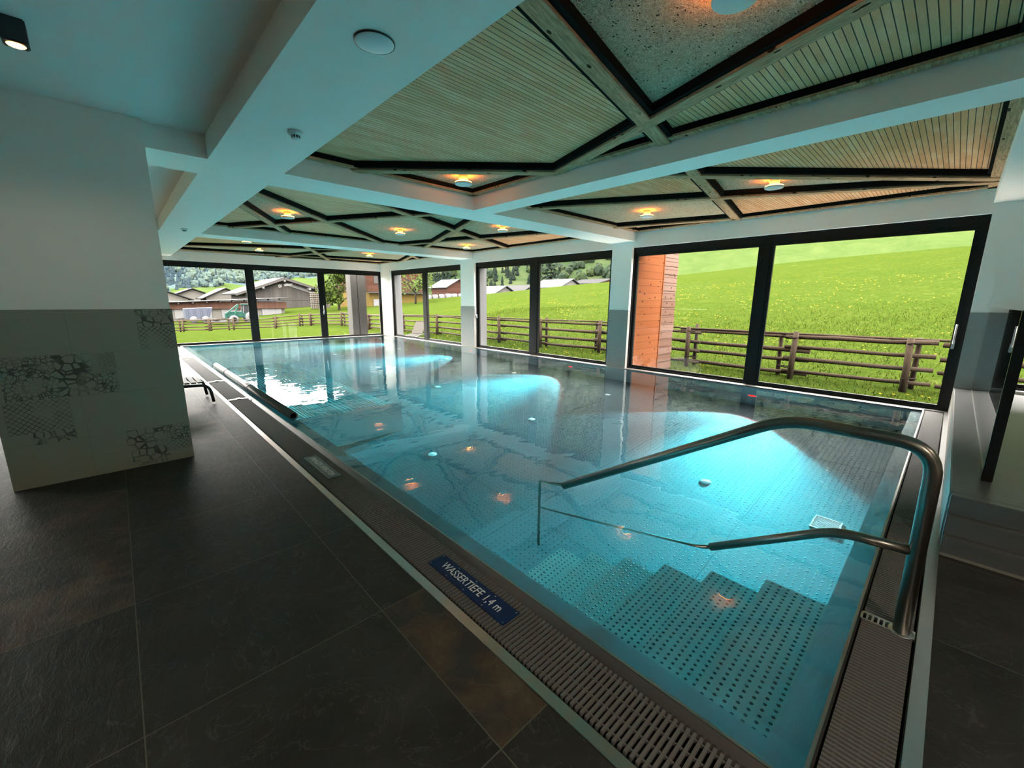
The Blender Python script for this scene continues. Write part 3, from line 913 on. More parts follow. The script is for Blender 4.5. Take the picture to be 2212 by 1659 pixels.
# underwater lamps on the window side
def pool_lamp(y, label):
    r = tag(empty('underwater_lamp', (PX1, y, -.75)), label, 'pool lamp', 'red underwater lamps on the window side')
    MB().lathe([(.085, -.001), (.085, -.014), (.070, -.018), (.070, -.010)], n=28, axis='x').build('bezel', 'steel', r, loc=(0, 0, 0))
    MB().lathe([(0, -.024), (.05, -.020), (.069, -.012), (.069, -.002)], n=28, axis='x').build('lens', 'red_lens', r, loc=(0, 0, 0))
    for nm, col, pw, ang, bl in (('beam_light', (.05, .80, .95), 2300, 73, .08), ('core_light', (.05, .80, .95), 11500 if y < 4 else 12500, 54, 1.0), ('rim_light', (1, .05, .04), 420, 75, .02)):
        L = bpy.data.lights.new(nm, 'SPOT')
        L.color = col
        L.energy = pw
        L.spot_size = math.radians(ang)
        L.spot_blend = bl
        L.shadow_soft_size = .03
        o = bpy.data.objects.new(nm, L)
        o.location = (-.06, 0, 0)
        o.rotation_euler = Vector((-1, -.24 if (nm == 'core_light' and y < 4) else 0, -.06)).to_track_quat('-Z', 'Y').to_euler()
        o.parent = r
        COL.objects.link(o)
pool_lamp(2.31, 'red underwater lamp below the nearest window mullion')
pool_lamp(6.49, 'red underwater lamp below the middle window')
pool_lamp(10.59, 'red underwater lamp below the pier left of the middle window')
pool_lamp(14.78, 'red underwater lamp farthest away near the pool corner')

# underwater lounger with head bar
lg = tag(empty('underwater_lounger', (1.55, 5.53, PD)), 'submerged lounger of steel tubes behind the head bar', 'pool lounger')
for y in (5.53, 8.2, 10.95):
    MB().box(LX + .001, 2.95, y, y + .025, PD, -.055).build('side_panel', 'pool_steel', lg)
prof = [(1.60, -.07), (1.72, -.20), (1.88, -.34), (2.05, -.42), (2.22, -.41), (2.40, -.33), (2.58, -.26), (2.75, -.27), (2.92, -.36)]
def prof_z(x):
    for (a, za), (b, zb) in zip(prof, prof[1:]):
        if a <= x <= b:
            return za + (zb - za) * (x - a) / (b - a)
    return prof[-1][1]
for k in range(24):
    xx = 1.61 + k * (2.91 - 1.61) / 23
    MB().tube([(xx, 5.555, prof_z(xx)), (xx, 8.2, prof_z(xx)), (xx, 10.95, prof_z(xx))], .013, 8).build('seat_tube', 'steel', lg)
hb = tag(empty('head_bar', (1.455, 5.53, .052)), 'thick dark bronze bar along the left pool edge', 'bar')
MB().lathe([(.035, 0), (.055, 0), (.055, 5.44), (.035, 5.44)], (1.455, 5.53, .052), 24, axis='y').lathe([(.035, 0), (.035, 5.44)], (1.455, 5.53, .052), 20, axis='y').build('tube', 'bar', hb)
for y in (7.80, 9.76):
    MB().lathe([(.054, -.02), (.062, -.018), (.062, .018), (.054, .02)], (1.455, y, .052), 24, axis='y').build('joint_ring', 'black_plastic', hb)
for y in (5.58, 8.2, 10.9):
    MB().obox((1.455, y, .03), (1.455, y, -.055), .03, .03, (0, 1, 0)).build('bracket', 'bar', hb)

# ------------------------------------------------------------------ gutters
def gutter_long():
    ch = MB().box(1.05, 1.352, -.10, WY, -.14, -.12).box(1.352, 1.360, .1, WY, -.12, -.05).box(1.046, 1.052, -.10, WY, -.12, -.004)
    tag(ch.build('gutter_channel', 'channel'), 'dark overflow channel under the long grating', 'gutter')
    g = tag(empty('gutter_grating', (1.06, 0, 0)), 'long dark grating strip beside the left pool edge', 'grating')
    bars = MB()
    n = int((16.6 + .08) / .0232)
    for k in range(n):
        y = -.08 + k * .0232
        bars.box(1.062, 1.300, y, y + .0108, -.018, -.001)
    bars.build('bars', 'grate', g, fix=False)
    ln = MB()
    for x in (1.085, 1.15, 1.215, 1.278):
        ln.box(x, x + .006, -.08, 16.6, -.018, -.004)
    ln.build('tie_rods', 'grate', g)
    for y in (7.28, 9.13, 13.34, 15.2):
        b = MB().box(1.055, 1.33, y - .03, y + .03, -.003, .004).box(1.16, 1.21, y - .035, y + .035, .004, .014)
        b.build('joint_plate', 'steel', g)
gutter_long()
def gutter_short():
    ch = MB().box(1.352, WX, -.10, .100, -.14, -.12).box(1.352, PX1, .100, .1075, -.12, -.004).box(1.352, WX, -.10, -.094, -.12, -.004)
    tag(ch.build('gutter_channel', 'channel'), 'dark overflow channel under the short grating', 'gutter')
    g = tag(empty('gutter_grating', (4.8, 0, 0)), 'short dark grating strip crossing the near pool end', 'grating')
    bars = MB()
    n = int((8.22 - 1.36) / .0205)
    for k in range(n):
        x = 1.36 + k * .0205
        if 2.44 < x < 2.50:
            continue
        bars.box(x, x + .0115, -.085, .092, -.016, -.001)
    bars.build('bars', 'grate', g, fix=False)
    ln = MB()
    for y in (-.06, .0, .06):
        ln.box(1.36, 8.22, y, y + .007, -.022, -.006)
    ln.build('tie_rods', 'grate', g)
    p = MB().box(2.438, 2.446, -.092, .098, -.012, .002).box(2.492, 2.505, -.092, .098, -.012, .002)
    for k in range(10):
        y = -.092 + k * .0205
        p.box(2.446, 2.492, y, y + .0085, -.012, .002)
    p.build('slotted_plate', 'steel', g)
gutter_short()
st = MB().bevbox(.997, 1.046, -.145, WY, -.05, .004, .002)
tag(st.build('edge_strip', 'steel'), 'steel edging strip between slate floor and the long grating', 'edging')
st = MB().bevbox(1.046, WX, -.147, -.098, -.05, .004, .002)
tag(st.build('edge_strip', 'steel'), 'steel edging strip along the short grating at the right', 'edging')

# ------------------------------------------------------------------ signs
def sign(name, label, x0, x1, y0, y1, mat, text, size, tx):
    r = tag(empty(name, ((x0 + x1) / 2, (y0 + y1) / 2, .0)), label, 'sign')
    rv = MB().bevbox(x0, x1, y0, y1, .000, .006, .002)
    for x in (x0 + .012, x1 - .012):
        for y in np.linspace(y0 + .015, y1 - .015, 5):
            rv.lathe([(0, .0078), (.003, .0072), (.004, .006)], (x, y, 0), 8, mi=1)
    rv.build('plate', [mat, 'steel'], r)
    cu = bpy.data.curves.new('lettering', 'FONT')
    cu.body = text
    cu.size = size
    cu.align_x = 'CENTER'
    cu.align_y = 'CENTER'
    cu.extrude = .0004
    tmp = bpy.data.objects.new('text_shape', cu)
    COL.objects.link(tmp)
    bpy.context.view_layer.update()
    me = bpy.data.meshes.new_from_object(tmp.evaluated_get(bpy.context.evaluated_depsgraph_get()))
    bpy.data.objects.remove(tmp)
    me.materials.clear()
    me.materials.append(MAT['letter'])
    o = bpy.data.objects.new('lettering', me)
    o.parent = r
    o.location = (0.0, 0, .0072)
    o.rotation_euler = (0, 0, -PI / 2)
    o.scale = (tx, 1, 1)
    COL.objects.link(o)
sign('depth_sign', 'blue sign with white water depth lettering on the grating', 1.127, 1.242, 1.24, 1.89, 'blue', 'WASSERTIEFE 1,4 m', .072, .80)
sign('warning_sign', 'grey-blue glossy sign forbidding jumping farther along the grating', 1.125, 1.24, 3.44, 4.09, 'teal_sign', 'SPRINGEN VERBOTEN', .070, .80)

# ------------------------------------------------------------------ handrail
hr = tag(empty('pool_handrail', (2.465, -.04, 0)), 'bent dark steel handrail leading down into the pool', 'handrail')
HX = 2.465
MB().tube(rounded([(HX, -.045, -.10), (HX, -.035, .90), (HX, .52, .905), (HX, 1.975, .028)], .14, 8), .0305, 18).build('top_rail', 'steel_dark', hr)
MB().tube(rounded([(HX, -.03, .408), (HX, .25, .385), (HX, .82, .025)], .09, 6), .0235, 16).build('mid_rail', 'steel_dark', hr)
MB().tube(rounded([(HX, 1.94, .042), (HX, 2.245, -.035), (HX, 2.245, -1.2)], .04, 6), .0125, 12).build('lower_post', 'steel_dark', hr)
MB().tube([(HX, .81, .028), (HX, 2.245, -.56)], .0115, 12).build('lower_bar', 'steel_dark', hr)
MB().lathe([(0, .003), (.045, .003), (.048, 0), (0, -.008)], (HX, -.045, .0), 24).build('base_collar', 'steel', hr)

# ------------------------------------------------------------------ right-hand platform
pf = struct(MB().box(3.62, WX, -5, -.145, 0, .36).build('platform', 'plinth'), 'raised dark tiled platform at the right', 'platform')
MB().box(3.62, WX, -.1455, -.138, .004, .352).build('side_facing', 'dado_grey', pf)
stp = struct(empty('steps_right', (3.45, -.15, 0)), 'dark tiled steps up to the platform', 'steps')
MB().bevbox(3.45, 3.62, -5, -.146, 0, .12, .004).build('step', 'plinth', stp)
MB().bevbox(3.505, 3.62, -5, -.146, .12, .24, .004).build('step', 'plinth', stp)
MB().bevbox(3.545, 3.62, -5, -.146, .24, .36, .004).build('step', 'plinth', stp)
gp = tag(empty('glass_partition', (6.1, -.30, .36)), 'waist-high glass partition with black end post on the platform', 'partition')
MB().box(4.02, WX - .02, -.305, -.295, .375, 1.455).build('glass_pane', 'panel_glass', gp)
MB().bevbox(3.985, 4.03, -.325, -.275, .36, 1.46, .004).build('end_post', 'frame', gp)
MB().box(4.03, WX - .02, -.308, -.292, .36, .378).build('floor_channel', 'steel', gp)

# ------------------------------------------------------------------ indoor sun lounger behind the left pillar
il = tag(empty('sun_lounger', (.55, 8.2, 0)), 'dark slatted sun lounger partly hidden behind the left pillar', 'lounger')
def lounger_parts(root, mat_frame, mat_bed, L=1.95, w=.62):
    """foot towards -y, origin at floor centre"""
    side = lambda s: rounded([(s * w / 2, -L / 2, .02), (s * w / 2, -L / 2 + .03, .27), (s * w / 2, .15, .33), (s * w / 2, L / 2 - .1, .33)], .1)
    for s in (-1, 1):
        MB().tube(side(s), .02, 10).build('side_rail', mat_frame, root, loc=(0, 0, 0))
        MB().tube([(s * w / 2, .45, .32), (s * w / 2, .55, .0)], .018, 8).build('leg', mat_frame, root, loc=(0, 0, 0))
    sl = MB()
    for k in range(16):
        y = -L / 2 + .10 + k * .075
        sl.box(-w / 2, w / 2, y, y + .055, .305 + (y + L / 2) * .02, .325 + (y + L / 2) * .02)
    sl.build('seat', mat_bed, root, loc=(0, 0, 0))
    b = MB()
    a = Vector((0, .25, .345))
    d = Vector((0, math.cos(.75), math.sin(.75)))
    b.obox(a, a + d * .78, w - .03, .03, (1, 0, 0))
    me = MB()
    me.add([a + Vector((s * (w / 2 - .02), 0, 0)) + d * t + Vector((0, 0, .02 * q)) for q in (0, 1) for t in (0, .8) for s in (-1, 1)],
           [(0, 1, 3, 2), (4, 6, 7, 5), (0, 4, 5, 1), (2, 3, 7, 6), (0, 2, 6, 4), (1, 5, 7, 3)])
    me.build('backrest', mat_bed, root, loc=(0, 0, 0))
    MB().tube([(-.1, .7, .70), (-.1, .75, .34)], .012, 6).tube([(.1, .7, .70), (.1, .75, .34)], .012, 6).build('prop', mat_frame, root, loc=(0, 0, 0))
MAT['dark_sling'] = plain('dark_sling', (0.02, 0.018, 0.016), .45)
lounger_parts(il, 'black_plastic', 'dark_sling')
il.location = (-.10, 7.55, 0)
il.rotation_euler = (0, 0, PI / 2)

# ------------------------------------------------------------------ terrain
def base_z(y):
    return float(np.interp(y, [-60, 0, 12, 18, 27, 36, 41, 46, 60, 110, 200], [-.25, -.27, -.34, -.52, -.80, -.90, -1.10, -1.45, -1.60, -1.40, -1.2]))
def terrain(x, y):
    b = base_z(y)
    if x > 10.4:
        zc = 7.0 - .06 * y
        f = (min(x, 60) - 10.4) / 49.6
        z = b + (zc - b) * (f ** 0.95)
        if x > 60:
            z -= (x - 60) * .35
        return z
    return b
def build_terrain():
    xs = sorted(set(list(np.arange(-150, -6, 12)) + [WX + .5] + list(np.arange(-6, 8, 3)) + list(np.arange(9.5, 24, 1.0)) + list(np.arange(24, 76, 2.5)) + [80, 95, 120]))
    ys = sorted(set([WY + .4] + list(np.arange(-70, -6, 6)) + list(np.arange(-6, 60, 1.5)) + list(np.arange(60, 180, 4))))
    vs, fs = [], []
    for y in ys:
        for x in xs:
            z = terrain(x, y)
            z += .12 * math.sin(x * .31 + y * .17) * min(1, max(0, (x - 12) / 20))
            vs.append((x, y, z))
    nx = len(xs)
    for j in range(len(ys) - 1):
        for i in range(nx - 1):
            if -7 < (xs[i] + xs[i + 1]) / 2 < WX + .5 and -6 < (ys[j] + ys[j + 1]) / 2 < WY + .4:
                continue
            a = j * nx + i
            fs.append((a, a + 1, a + nx + 1, a + nx))
    o = MB()
    o.add(vs, fs, 0, True)
    ob = o.build('meadow', 'meadow', fix=False)
    struct(ob, 'bright green meadow rising beyond the windows', 'meadow')
build_terrain()

# grass blades and dandelions near the fence
MAT['blade'] = m_hill('grass_blades', [(0.3, (0.070, 0.125, 0.016)), (0.5, (0.120, 0.185, 0.024)), (0.7, (0.19, 0.24, 0.045))], 3.0, 0.0)
MAT['dandelion'] = plain('dandelion_yellow', ex(0.45, 0.33, 0.01), .7, spec=0.03)
def grass():
    n = 70000
    u = rng.random(n)
    x = 9.02 + (u ** 1.5) * 13
    y = rng.uniform(-4, 23, n)
    h = rng.uniform(.04, .13, n)
    a = rng.uniform(0, 2 * PI, n)
    wd = rng.uniform(.004, .009, n) * (1 + .05 * (x - 8.8))
    lean = rng.normal(0, .05, (n, 2))
    z = np.array([terrain(p, q) for p, q in zip(x, y)]) - .01
    v = np.zeros((n, 3, 3))
    v[:, 0] = np.stack([x - np.cos(a) * wd, y - np.sin(a) * wd, z], 1)
    v[:, 1] = np.stack([x + np.cos(a) * wd, y + np.sin(a) * wd, z], 1)
    v[:, 2] = np.stack([x + lean[:, 0], y + lean[:, 1], z + h], 1)
    me = bpy.data.meshes.new('grass')
    me.from_pydata(v.reshape(-1, 3).tolist(), [], np.arange(n * 3).reshape(-1, 3).tolist())
    me.materials.append(MAT['blade'])
    o = bpy.data.objects.new('grass', me)
    COL.objects.link(o)
    tag(o, 'tall green grass blades along the fence', 'grass', kind='stuff')
    f = MB()
    k = 0
    while k < 1500:
        x = 10.0 + (random.random() ** 1.4) * 22
        y = random.uniform(-5, 30)
        if math.sin(x * .9 + 1.3 * math.sin(y * .5)) + math.sin(y * .7 + x * .2) < -.1:
            continue
        z = terrain(x, y) + random.uniform(.07, .16)
        r = random.uniform(.016, .03) * (1 + .03 * (x - 9))
        f.add([(x + r * math.cos(q), y + r * math.sin(q), z) for q in np.arange(6) * PI / 3] + [(x, y, z + r * .6)], [(i, (i + 1) % 6, 6) for i in range(6)])
        k += 1
    tag(f.build('dandelion_flowers', 'dandelion', fix=False), 'yellow dandelion heads scattered in the meadow', 'flowers', kind='stuff')
grass()

# ------------------------------------------------------------------ fence
def fence():
    root = tag(empty('pole_fence', (10.9, .5, -.3)), 'rustic wooden pole fence around the house lawn', 'fence')
    P = [(10.9, -3.4), (10.95, -1.5), (10.9, .49), (10.9, 2.37), (10.95, 4.77), (11.3, 7.82), (11.2, 10.32), (11.3, 12.7), (11.6, 15.4), (11.9, 18.2), (12.1, 22.4), (12.2, 26.9), (12.6, 32.5), (11.9, 37.4), (11.6, 39.3), (10.1, 40.9), (8.9, 44.0), (7.4, 43.4), (5.6, 43.2), (4.0, 44.66), (2.2, 44.9), (.4, 45.1), (-1.5, 45.2), (-3.5, 45.3)]
    G = [terrain(*p) for p in P]
    for i, ((x, y), g) in enumerate(zip(P, G)):
        q = P[min(i + 1, len(P) - 1)]
        pq = P[max(i - 1, 0)]
        d = Vector((q[0] - pq[0], q[1] - pq[1], 0)).normalized()
        s = Vector((d.y, -d.x, 0))     # away from the house
        r = .060 if y < 20 else .075
        h1, h2 = 1.10 + random.uniform(-.03, .05), 1.08 + random.uniform(-.08, .10)
        f = Vector((x, y, g - .05))
        b = f + s * .22 + d * (.30 if i % 2 else -.1)
        for p, h, rr in ((f, h1, r), (b, h2, r * .8)):
            MB().tube([p, p + Vector((random.uniform(-.01, .01), random.uniform(-.01, .01), h * .5)), p + Vector((random.uniform(-.03, .03), random.uniform(-.03, .03), h))], [rr, rr * .95, rr * .9], 9, jitter=.06).build('post', 'rail', root)
        for zz in (.98, .30):
            t = MB()
            m = (f + b) / 2 + Vector((0, 0, zz))
            L = (b - f).length / 2 + r
            ax_ = (b - f).normalized()
            sd = Vector((-ax_.y, ax_.x, 0))
            t.tube([m + ax_ * (L * math.cos(k * PI / 6)) + sd * (r * 1.25 * math.sin(k * PI / 6)) + Vector((0, 0, .012 * math.sin(k))) for k in range(13)], .014, 5)
            if y < 30:
                t.build('twig_tie', 'tie', root)
    for i in range(len(P) - 1):
        (x0, y0), (x1, y1) = P[i], P[i + 1]
        d = Vector((x1 - x0, y1 - y0, 0)).normalized()
        s = Vector((d.y, -d.x, 0))
        for k, hz in enumerate((.14, .40, .66, .92)):
            over0 = .28 if not (i == 1) else -.35
            over1 = .28 if not (i == 2) else .2
            jz = random.uniform(-.03, .03)
            a = Vector((x0, y0, G[i] + hz + jz)) - d * over0 + s * (.11 + .03 * (i % 2))
            b = Vector((x1, y1, G[i + 1] + hz + jz + .02)) + d * over1 + s * (.11 + .03 * (i % 2))
            if i == 1:
                b = Vector((x1, y1, G[i + 1] + hz)) - d * .42 + s * .11
            if i == 2:
                a = Vector((x0, y0, G[i] + hz + .03)) - d * .36 + s * .11
            r = random.uniform(.038, .050) if y0 < 20 else .05
            pts = [a + (b - a) * t + Vector((0, 0, random.uniform(-.012, .012))) for t in (0, .3, .6, 1)]
            MB().tube(pts, [r * random.uniform(.85, 1.1) for _ in pts], 7, jitter=.08).build('rail', 'rail', root)
        if y0 < 30:
            a = Vector((x0, y0, G[i] + 1.0)) + s * .14
            b = Vector((x1, y1, G[i + 1] + 1.0)) + s * .12 + d * .3
            MB().tube([a, (a + b) / 2, b], .024, 7, jitter=.08).build('rail', 'rail', root)
fence()

# ------------------------------------------------------------------ things right outside
wc = tag(empty('larch_clad_pier', (9.4, 5.2, -.4)), 'orange larch-boarded pier outside the nearest window', 'pier')
MB().box(8.482, 8.80, 4.955, 4.99, -.4, 2.6).box(8.80, 9.66, 4.955, 5.5, -.4, 3.3).build('board_cladding', 'larch', wc)
hw = MB()
for k in range(19):
    z = -.4 + k * .195
    e = random.uniform(-.02, .02)
    hw.bevbox(9.70, 10.42 + e, 4.955 + random.uniform(-.006, .006), 5.52, z, z + .191, .010)
hw.build('hewn_log_ends', 'hewn', wc)
MB().box(9.661, 9.699, 4.94, 5.5, -.4, 3.3).build('corner_trim', 'larch', wc)
cc = tag(empty('concrete_column', (7.7, 18.1, -.6)), 'square pale concrete column standing outside the far window', 'column')
MB().bevbox(7.42, 7.70, 17.85, 18.35, -.6, 3.6, .012).build('narrow_slab', 'concrete', cc)
MB().bevbox(7.712, 8.06, 17.83, 18.35, -.6, 3.6, .012).build('wide_slab', 'concrete', cc)
MAT['sling'] = plain('taupe_sling', ex(0.15, 0.135, 0.12), .7, spec=0.03)
MAT['alu'] = plain('pale_aluminium', ex(0.38, 0.38, 0.38), .4, .3, spec=0.03)
ol = tag(empty('deck_lounger', (10.6, 18.2, terrain(10.4, 18.2))), 'taupe sling lounger on the lawn outside the far window', 'lounger')
lounger_parts(ol, 'alu', 'sling')
ol.rotation_euler = (0, 0, math.radians(-55))

# ------------------------------------------------------------------ houses
MAT['grey_boards'] = m_boards('grey_barn_boards', ex(0.105, 0.10, 0.095), ex(0.20, 0.185, 0.17), .24, 'x', .08, False)
MAT['slate_roof'] = plain('grey_sheet_roof', ex(0.036, 0.036, 0.041), .6, 0, .1, 1.0, spec=0.03)
MAT['pale_roof'] = plain('pale_sheet_roof', ex(0.11, 0.115, 0.128), .5, 0, .08, .6, spec=0.03)
MAT['fascia'] = plain('grey_fascia', ex(0.15, 0.14, 0.135), .8, spec=0.03)
MAT['brown_boards'] = m_boards('brown_house_boards', ex(0.11, 0.045, 0.03), ex(0.18, 0.08, 0.055), .28, 'z', .08, False)
MAT['ochre'] = plain('ochre_render', ex(0.30, 0.205, 0.06), .9, spec=0.03)
MAT['red_boards'] = m_boards('reddish_boards', ex(0.17, 0.085, 0.06), ex(0.24, 0.13, 0.095), .3, 'x', .06, False)
MAT['cream'] = plain('cream_render', ex(0.30, 0.285, 0.26), .9, spec=0.03)
MAT['win_dark'] = plain('house_window_glass', ex(0.05, 0.055, 0.06), .3, spec=0.05)
MAT['win_green'] = plain('tinted_pane', ex(0.18, 0.21, 0.15), .3, spec=0.05)
MAT['white_ext'] = plain('white_outdoor', ex(0.42, 0.42, 0.43), .6, spec=0.03)
MAT['bale'] = plain('white_bale_wrap', ex(0.36, 0.37, 0.40), .4, spec=0.03)
MAT['logwood'] = m_weathered('split_logs', ex(0.10, 0.08, 0.06), ex(0.20, 0.165, 0.13), ex(0.30, 0.26, 0.21), (3, 3, 14))
MAT['log_end'] = plain('sawn_log_ends', ex(0.34, 0.30, 0.25), .8, 0, .2, 4.0, spec=0.03)
def gable_roof(mb, x0, x1, y0, y1, ze, zr, over=.8, th=.22, ridge='y', xr=None):
    """two sloped slabs; ridge along y at x=xr"""
    xr = (x0 + x1) / 2 if xr is None else xr
    for xe, sg in ((x0, -1), (x1, 1)):
        sl = (zr - ze) / abs(xr - xe)
        xo, zo = xe + sg * over, ze - sl * over
        mb.prism([(xr, y0 - over, zr), (xo, y0 - over, zo), (xo, y0 - over, zo + th), (xr, y0 - over, zr + th)], (0, y1 - y0 + 2 * over, 0))
def gable_walls(mb, x0, x1, y0, y1, zb, ze, zr, xr=None):
    xr = (x0 + x1) / 2 if xr is None else xr
    mb.prism([(x0, y0, zb), (x1, y0, zb), (x1, y0, ze), (xr, y0, zr), (x0, y0, ze)], (0, y1 - y0, 0))
# barn: front gable faces the house
def barn():
    r = tag(empty('barn', (27, 99, -1.7)), 'weathered grey gabled barn beyond the lawn', 'barn')
    y0 = 99.0
    w_ = MB()
    gable_walls(w_, 19.5, 35.6, y0, y0 + 14, -2.0, 2.6, 5.4, 26.6)
    w_.build('wall', 'grey_boards', r)
    rf = MB()
    gable_roof(rf, 19.5, 35.6, y0, y0 + 14, 2.75, 5.6, 1.5, .3, xr=26.6)
    rf.build('roof', 'slate_roof', r)
    b = MB()
    for (xa, za), (xb, zb) in (((17.6, 2.2), (26.6, 5.55)), ((26.6, 5.55), (37.2, 2.3))):
        b.obox((xa, y0 - 1.6, za), (xb, y0 - 1.6, zb), .3, .45)
    b.build('barge_board', 'fascia', r)
    for x, z in ((26.6, 5.2), (22.5, 3.7), (31.5, 3.6)):
        MB().bevbox(x - .2, x + .2, y0 - 1.7, y0, z - .25, z + .25, .03).build('purlin_end', 'white_ext', r)
    MB().obox((27.0, y0 - .2, 4.6), (35.0, y0 - .2, 2.0), .15, .55).build('pale_gable_panel', 'white_ext', r)
    MB().prism([(19.8, y0 - 2.2, .3), (24.4, y0 - 2.2, .3), (24.4, y0, 1.0), (19.8, y0, 1.0)], (0, 0, .18)).build('lean_to_roof', 'pale_roof', r)
    MB().box(19.8, 24.2, y0 - 1.9, y0, -1.9, .35).build('lean_to_wall', 'grey_boards', r)
    MB().box(24.8, 27.3, y0 - .12, y0 + .05, -1.7, .9).build('door', 'fascia', r)
    MB().box(19.9, 35.2, y0 - .08, y0, 1.1, 1.22).build('rail_board', 'fascia', r)
barn()
def shed():
    r = tag(empty('machine_shed', (9.5, 72, -1.6)), 'long low shed with reddish timber front behind the tractor', 'shed')
    y0 = 72.0
    MB().box(4.5, 19.4, y0 + .5, y0 + 9, -1.9, 1.0).build('wall', 'cream', r)
    MB().box(4.3, 19.6, y0, y0 + .5, .0, .95).build('timber_front', 'red_boards', r)
    MB().prism([(3.6, y0 - 1.0, .75), (20.0, y0 - 1.0, 1.55), (20.0, y0 + 10, 1.5), (3.6, y0 + 10, .70)], (0, 0, .10)).build('roof', 'slate_roof', r)
    for k in range(10):
        x = 4.6 + k * 1.55
        MB().box(x, x + .18, y0 - .9, y0 + .2, .62 + k * .075, .82 + k * .075).build('rafter_end', 'fascia', r)
    for x0, x1, m in ((5.9, 8.0, 'win_green'), (8.7, 9.8, 'win_green'), (11.2, 12.7, 'win_dark'), (13.5, 14.8, 'win_dark')):
        fr = MB().box(x0 - .1, x1 + .1, y0 + .38, y0 + .5, -1.35, -.02).build('window', 'white_ext', r)
        MB().box(x0, x1, y0 + .34, y0 + .40, -1.25, -.12).build('pane', m, fr)
    MB().box(16.2, 18.9, y0 + .3, y0 + .5, -1.9, -.05).build('door', 'white_ext', r)
shed()
def brown_house():
    r = tag(empty('farmhouse', (32, 66, .2)), 'brown timber farmhouse with ochre ground floor', 'house')
    y0, y1 = 63.0, 76.0
    x0, x1 = 29.0, 38.6
    MB().box(x0, x1, y0, y1, -.6, 2.7).build('lower_wall', 'ochre', r)
    MB().box(x0 - .15, x1 + .15, y0 - .15, y1, 2.7, 9.0).build('upper_wall', 'brown_boards', r)
    MB().box(x0 - .5, x1 + .3, y0 - 1.0, y0 - .1, 2.45, 2.62).build('balcony_slab', 'fascia', r)
    for x, z in ((29.6, .3), (31.4, .3), (29.8, 3.9), (31.8, 3.9)):
        f = MB().box(x, x + 1.1, y0 - .24, y0 - .02, z, z + 1.2).build('window', 'white_ext' if z < 2 else 'fascia', r)
        MB().box(x + .12, x + .98, y0 - .28, y0 - .2, z + .12, z + 1.08).build('pane', 'win_dark', f)
    rf = MB()
    gable_roof(rf, x0, x1, y0, y1, 9.0, 11.2, 1.2)
    rf.build('roof', 'fascia', r)
    MB().box(x0 - .8, x1 + .6, y0 - 1.6, y0 - 1.4, -.55, .15).build('terrace_wall', 'fascia', r)
brown_house()
def small_house(name, label, x, y, w_, d, zb, ze, zr, wall, roof, wins=(), grp=None):
    r = tag(empty(name, (x, y, zb)), label, 'house', grp)
    m = MB()
    gable_walls(m, x - w_ / 2, x + w_ / 2, y, y + d, zb, ze, zr)
    m.build('wall', wall, r)
    rf = MB()
    gable_roof(rf, x - w_ / 2, x + w_ / 2, y, y + d, ze + .1, zr + .15, .9, .2)
    rf.build('roof', roof, r)
    for wx, wz, ww, wh in wins:
        f = MB().box(x + wx, x + wx + ww, y - .1, y + .05, wz, wz + wh).build('window', 'white_ext', r)
    return r
small_house('chalet', 'wooden chalet with white ground floor on the meadow crest', 84, 115, 9, 9, -8, 5.6, 7.9, 'brown_boards', 'pale_roof', ((-3.2, 1.2, 1.8, 2.2), (.8, 1.2, 1.8, 2.2)))
small_house('cottage', 'pale-roofed house seen through the apple tree', 52, 104, 11, 9, -3, 2.4, 5.0, 'cream', 'pale_roof', ((-3, .2, 1.2, 1.2),))
small_house('roadside_house', 'house roof showing over the crest beyond the middle window, left one', 84, 92, 8, 12, -10, 3.4, 5.3, 'cream', 'pale_roof')
small_house('hillside_house', 'grey roof showing over the crest beside a pale roof', 93.5, 90.5, 7, 10, -10, 4.2, 5.8, 'cream', 'slate_roof')
small_house('crest_house', 'pale roof behind the crest left of the dark spruce', 96, 77, 10, 10, -10, 5.2, 7.3, 'cream', 'pale_roof')
small_house('crest_farm', 'wide brown roof behind the crest below the dark spruce', 110, 73, 14, 10, -10, 6.4, 7.8, 'brown_boards', 'slate_roof')
for i, (x, y, w_, lb) in enumerate(((6, 116, 12, 'distant village house with wide grey roof above the shed, nearest the pillar'), (15, 135, 11, 'distant village house with grey roof above the middle of the shed'), (20, 122, 8, 'small distant village house in front of the bright slope'))):
    small_house('village_house', lb, x, y, w_, 9, -2, 1.2 + i * .2, 3.6, 'cream', 'slate_roof', (), 'village houses above the shed')

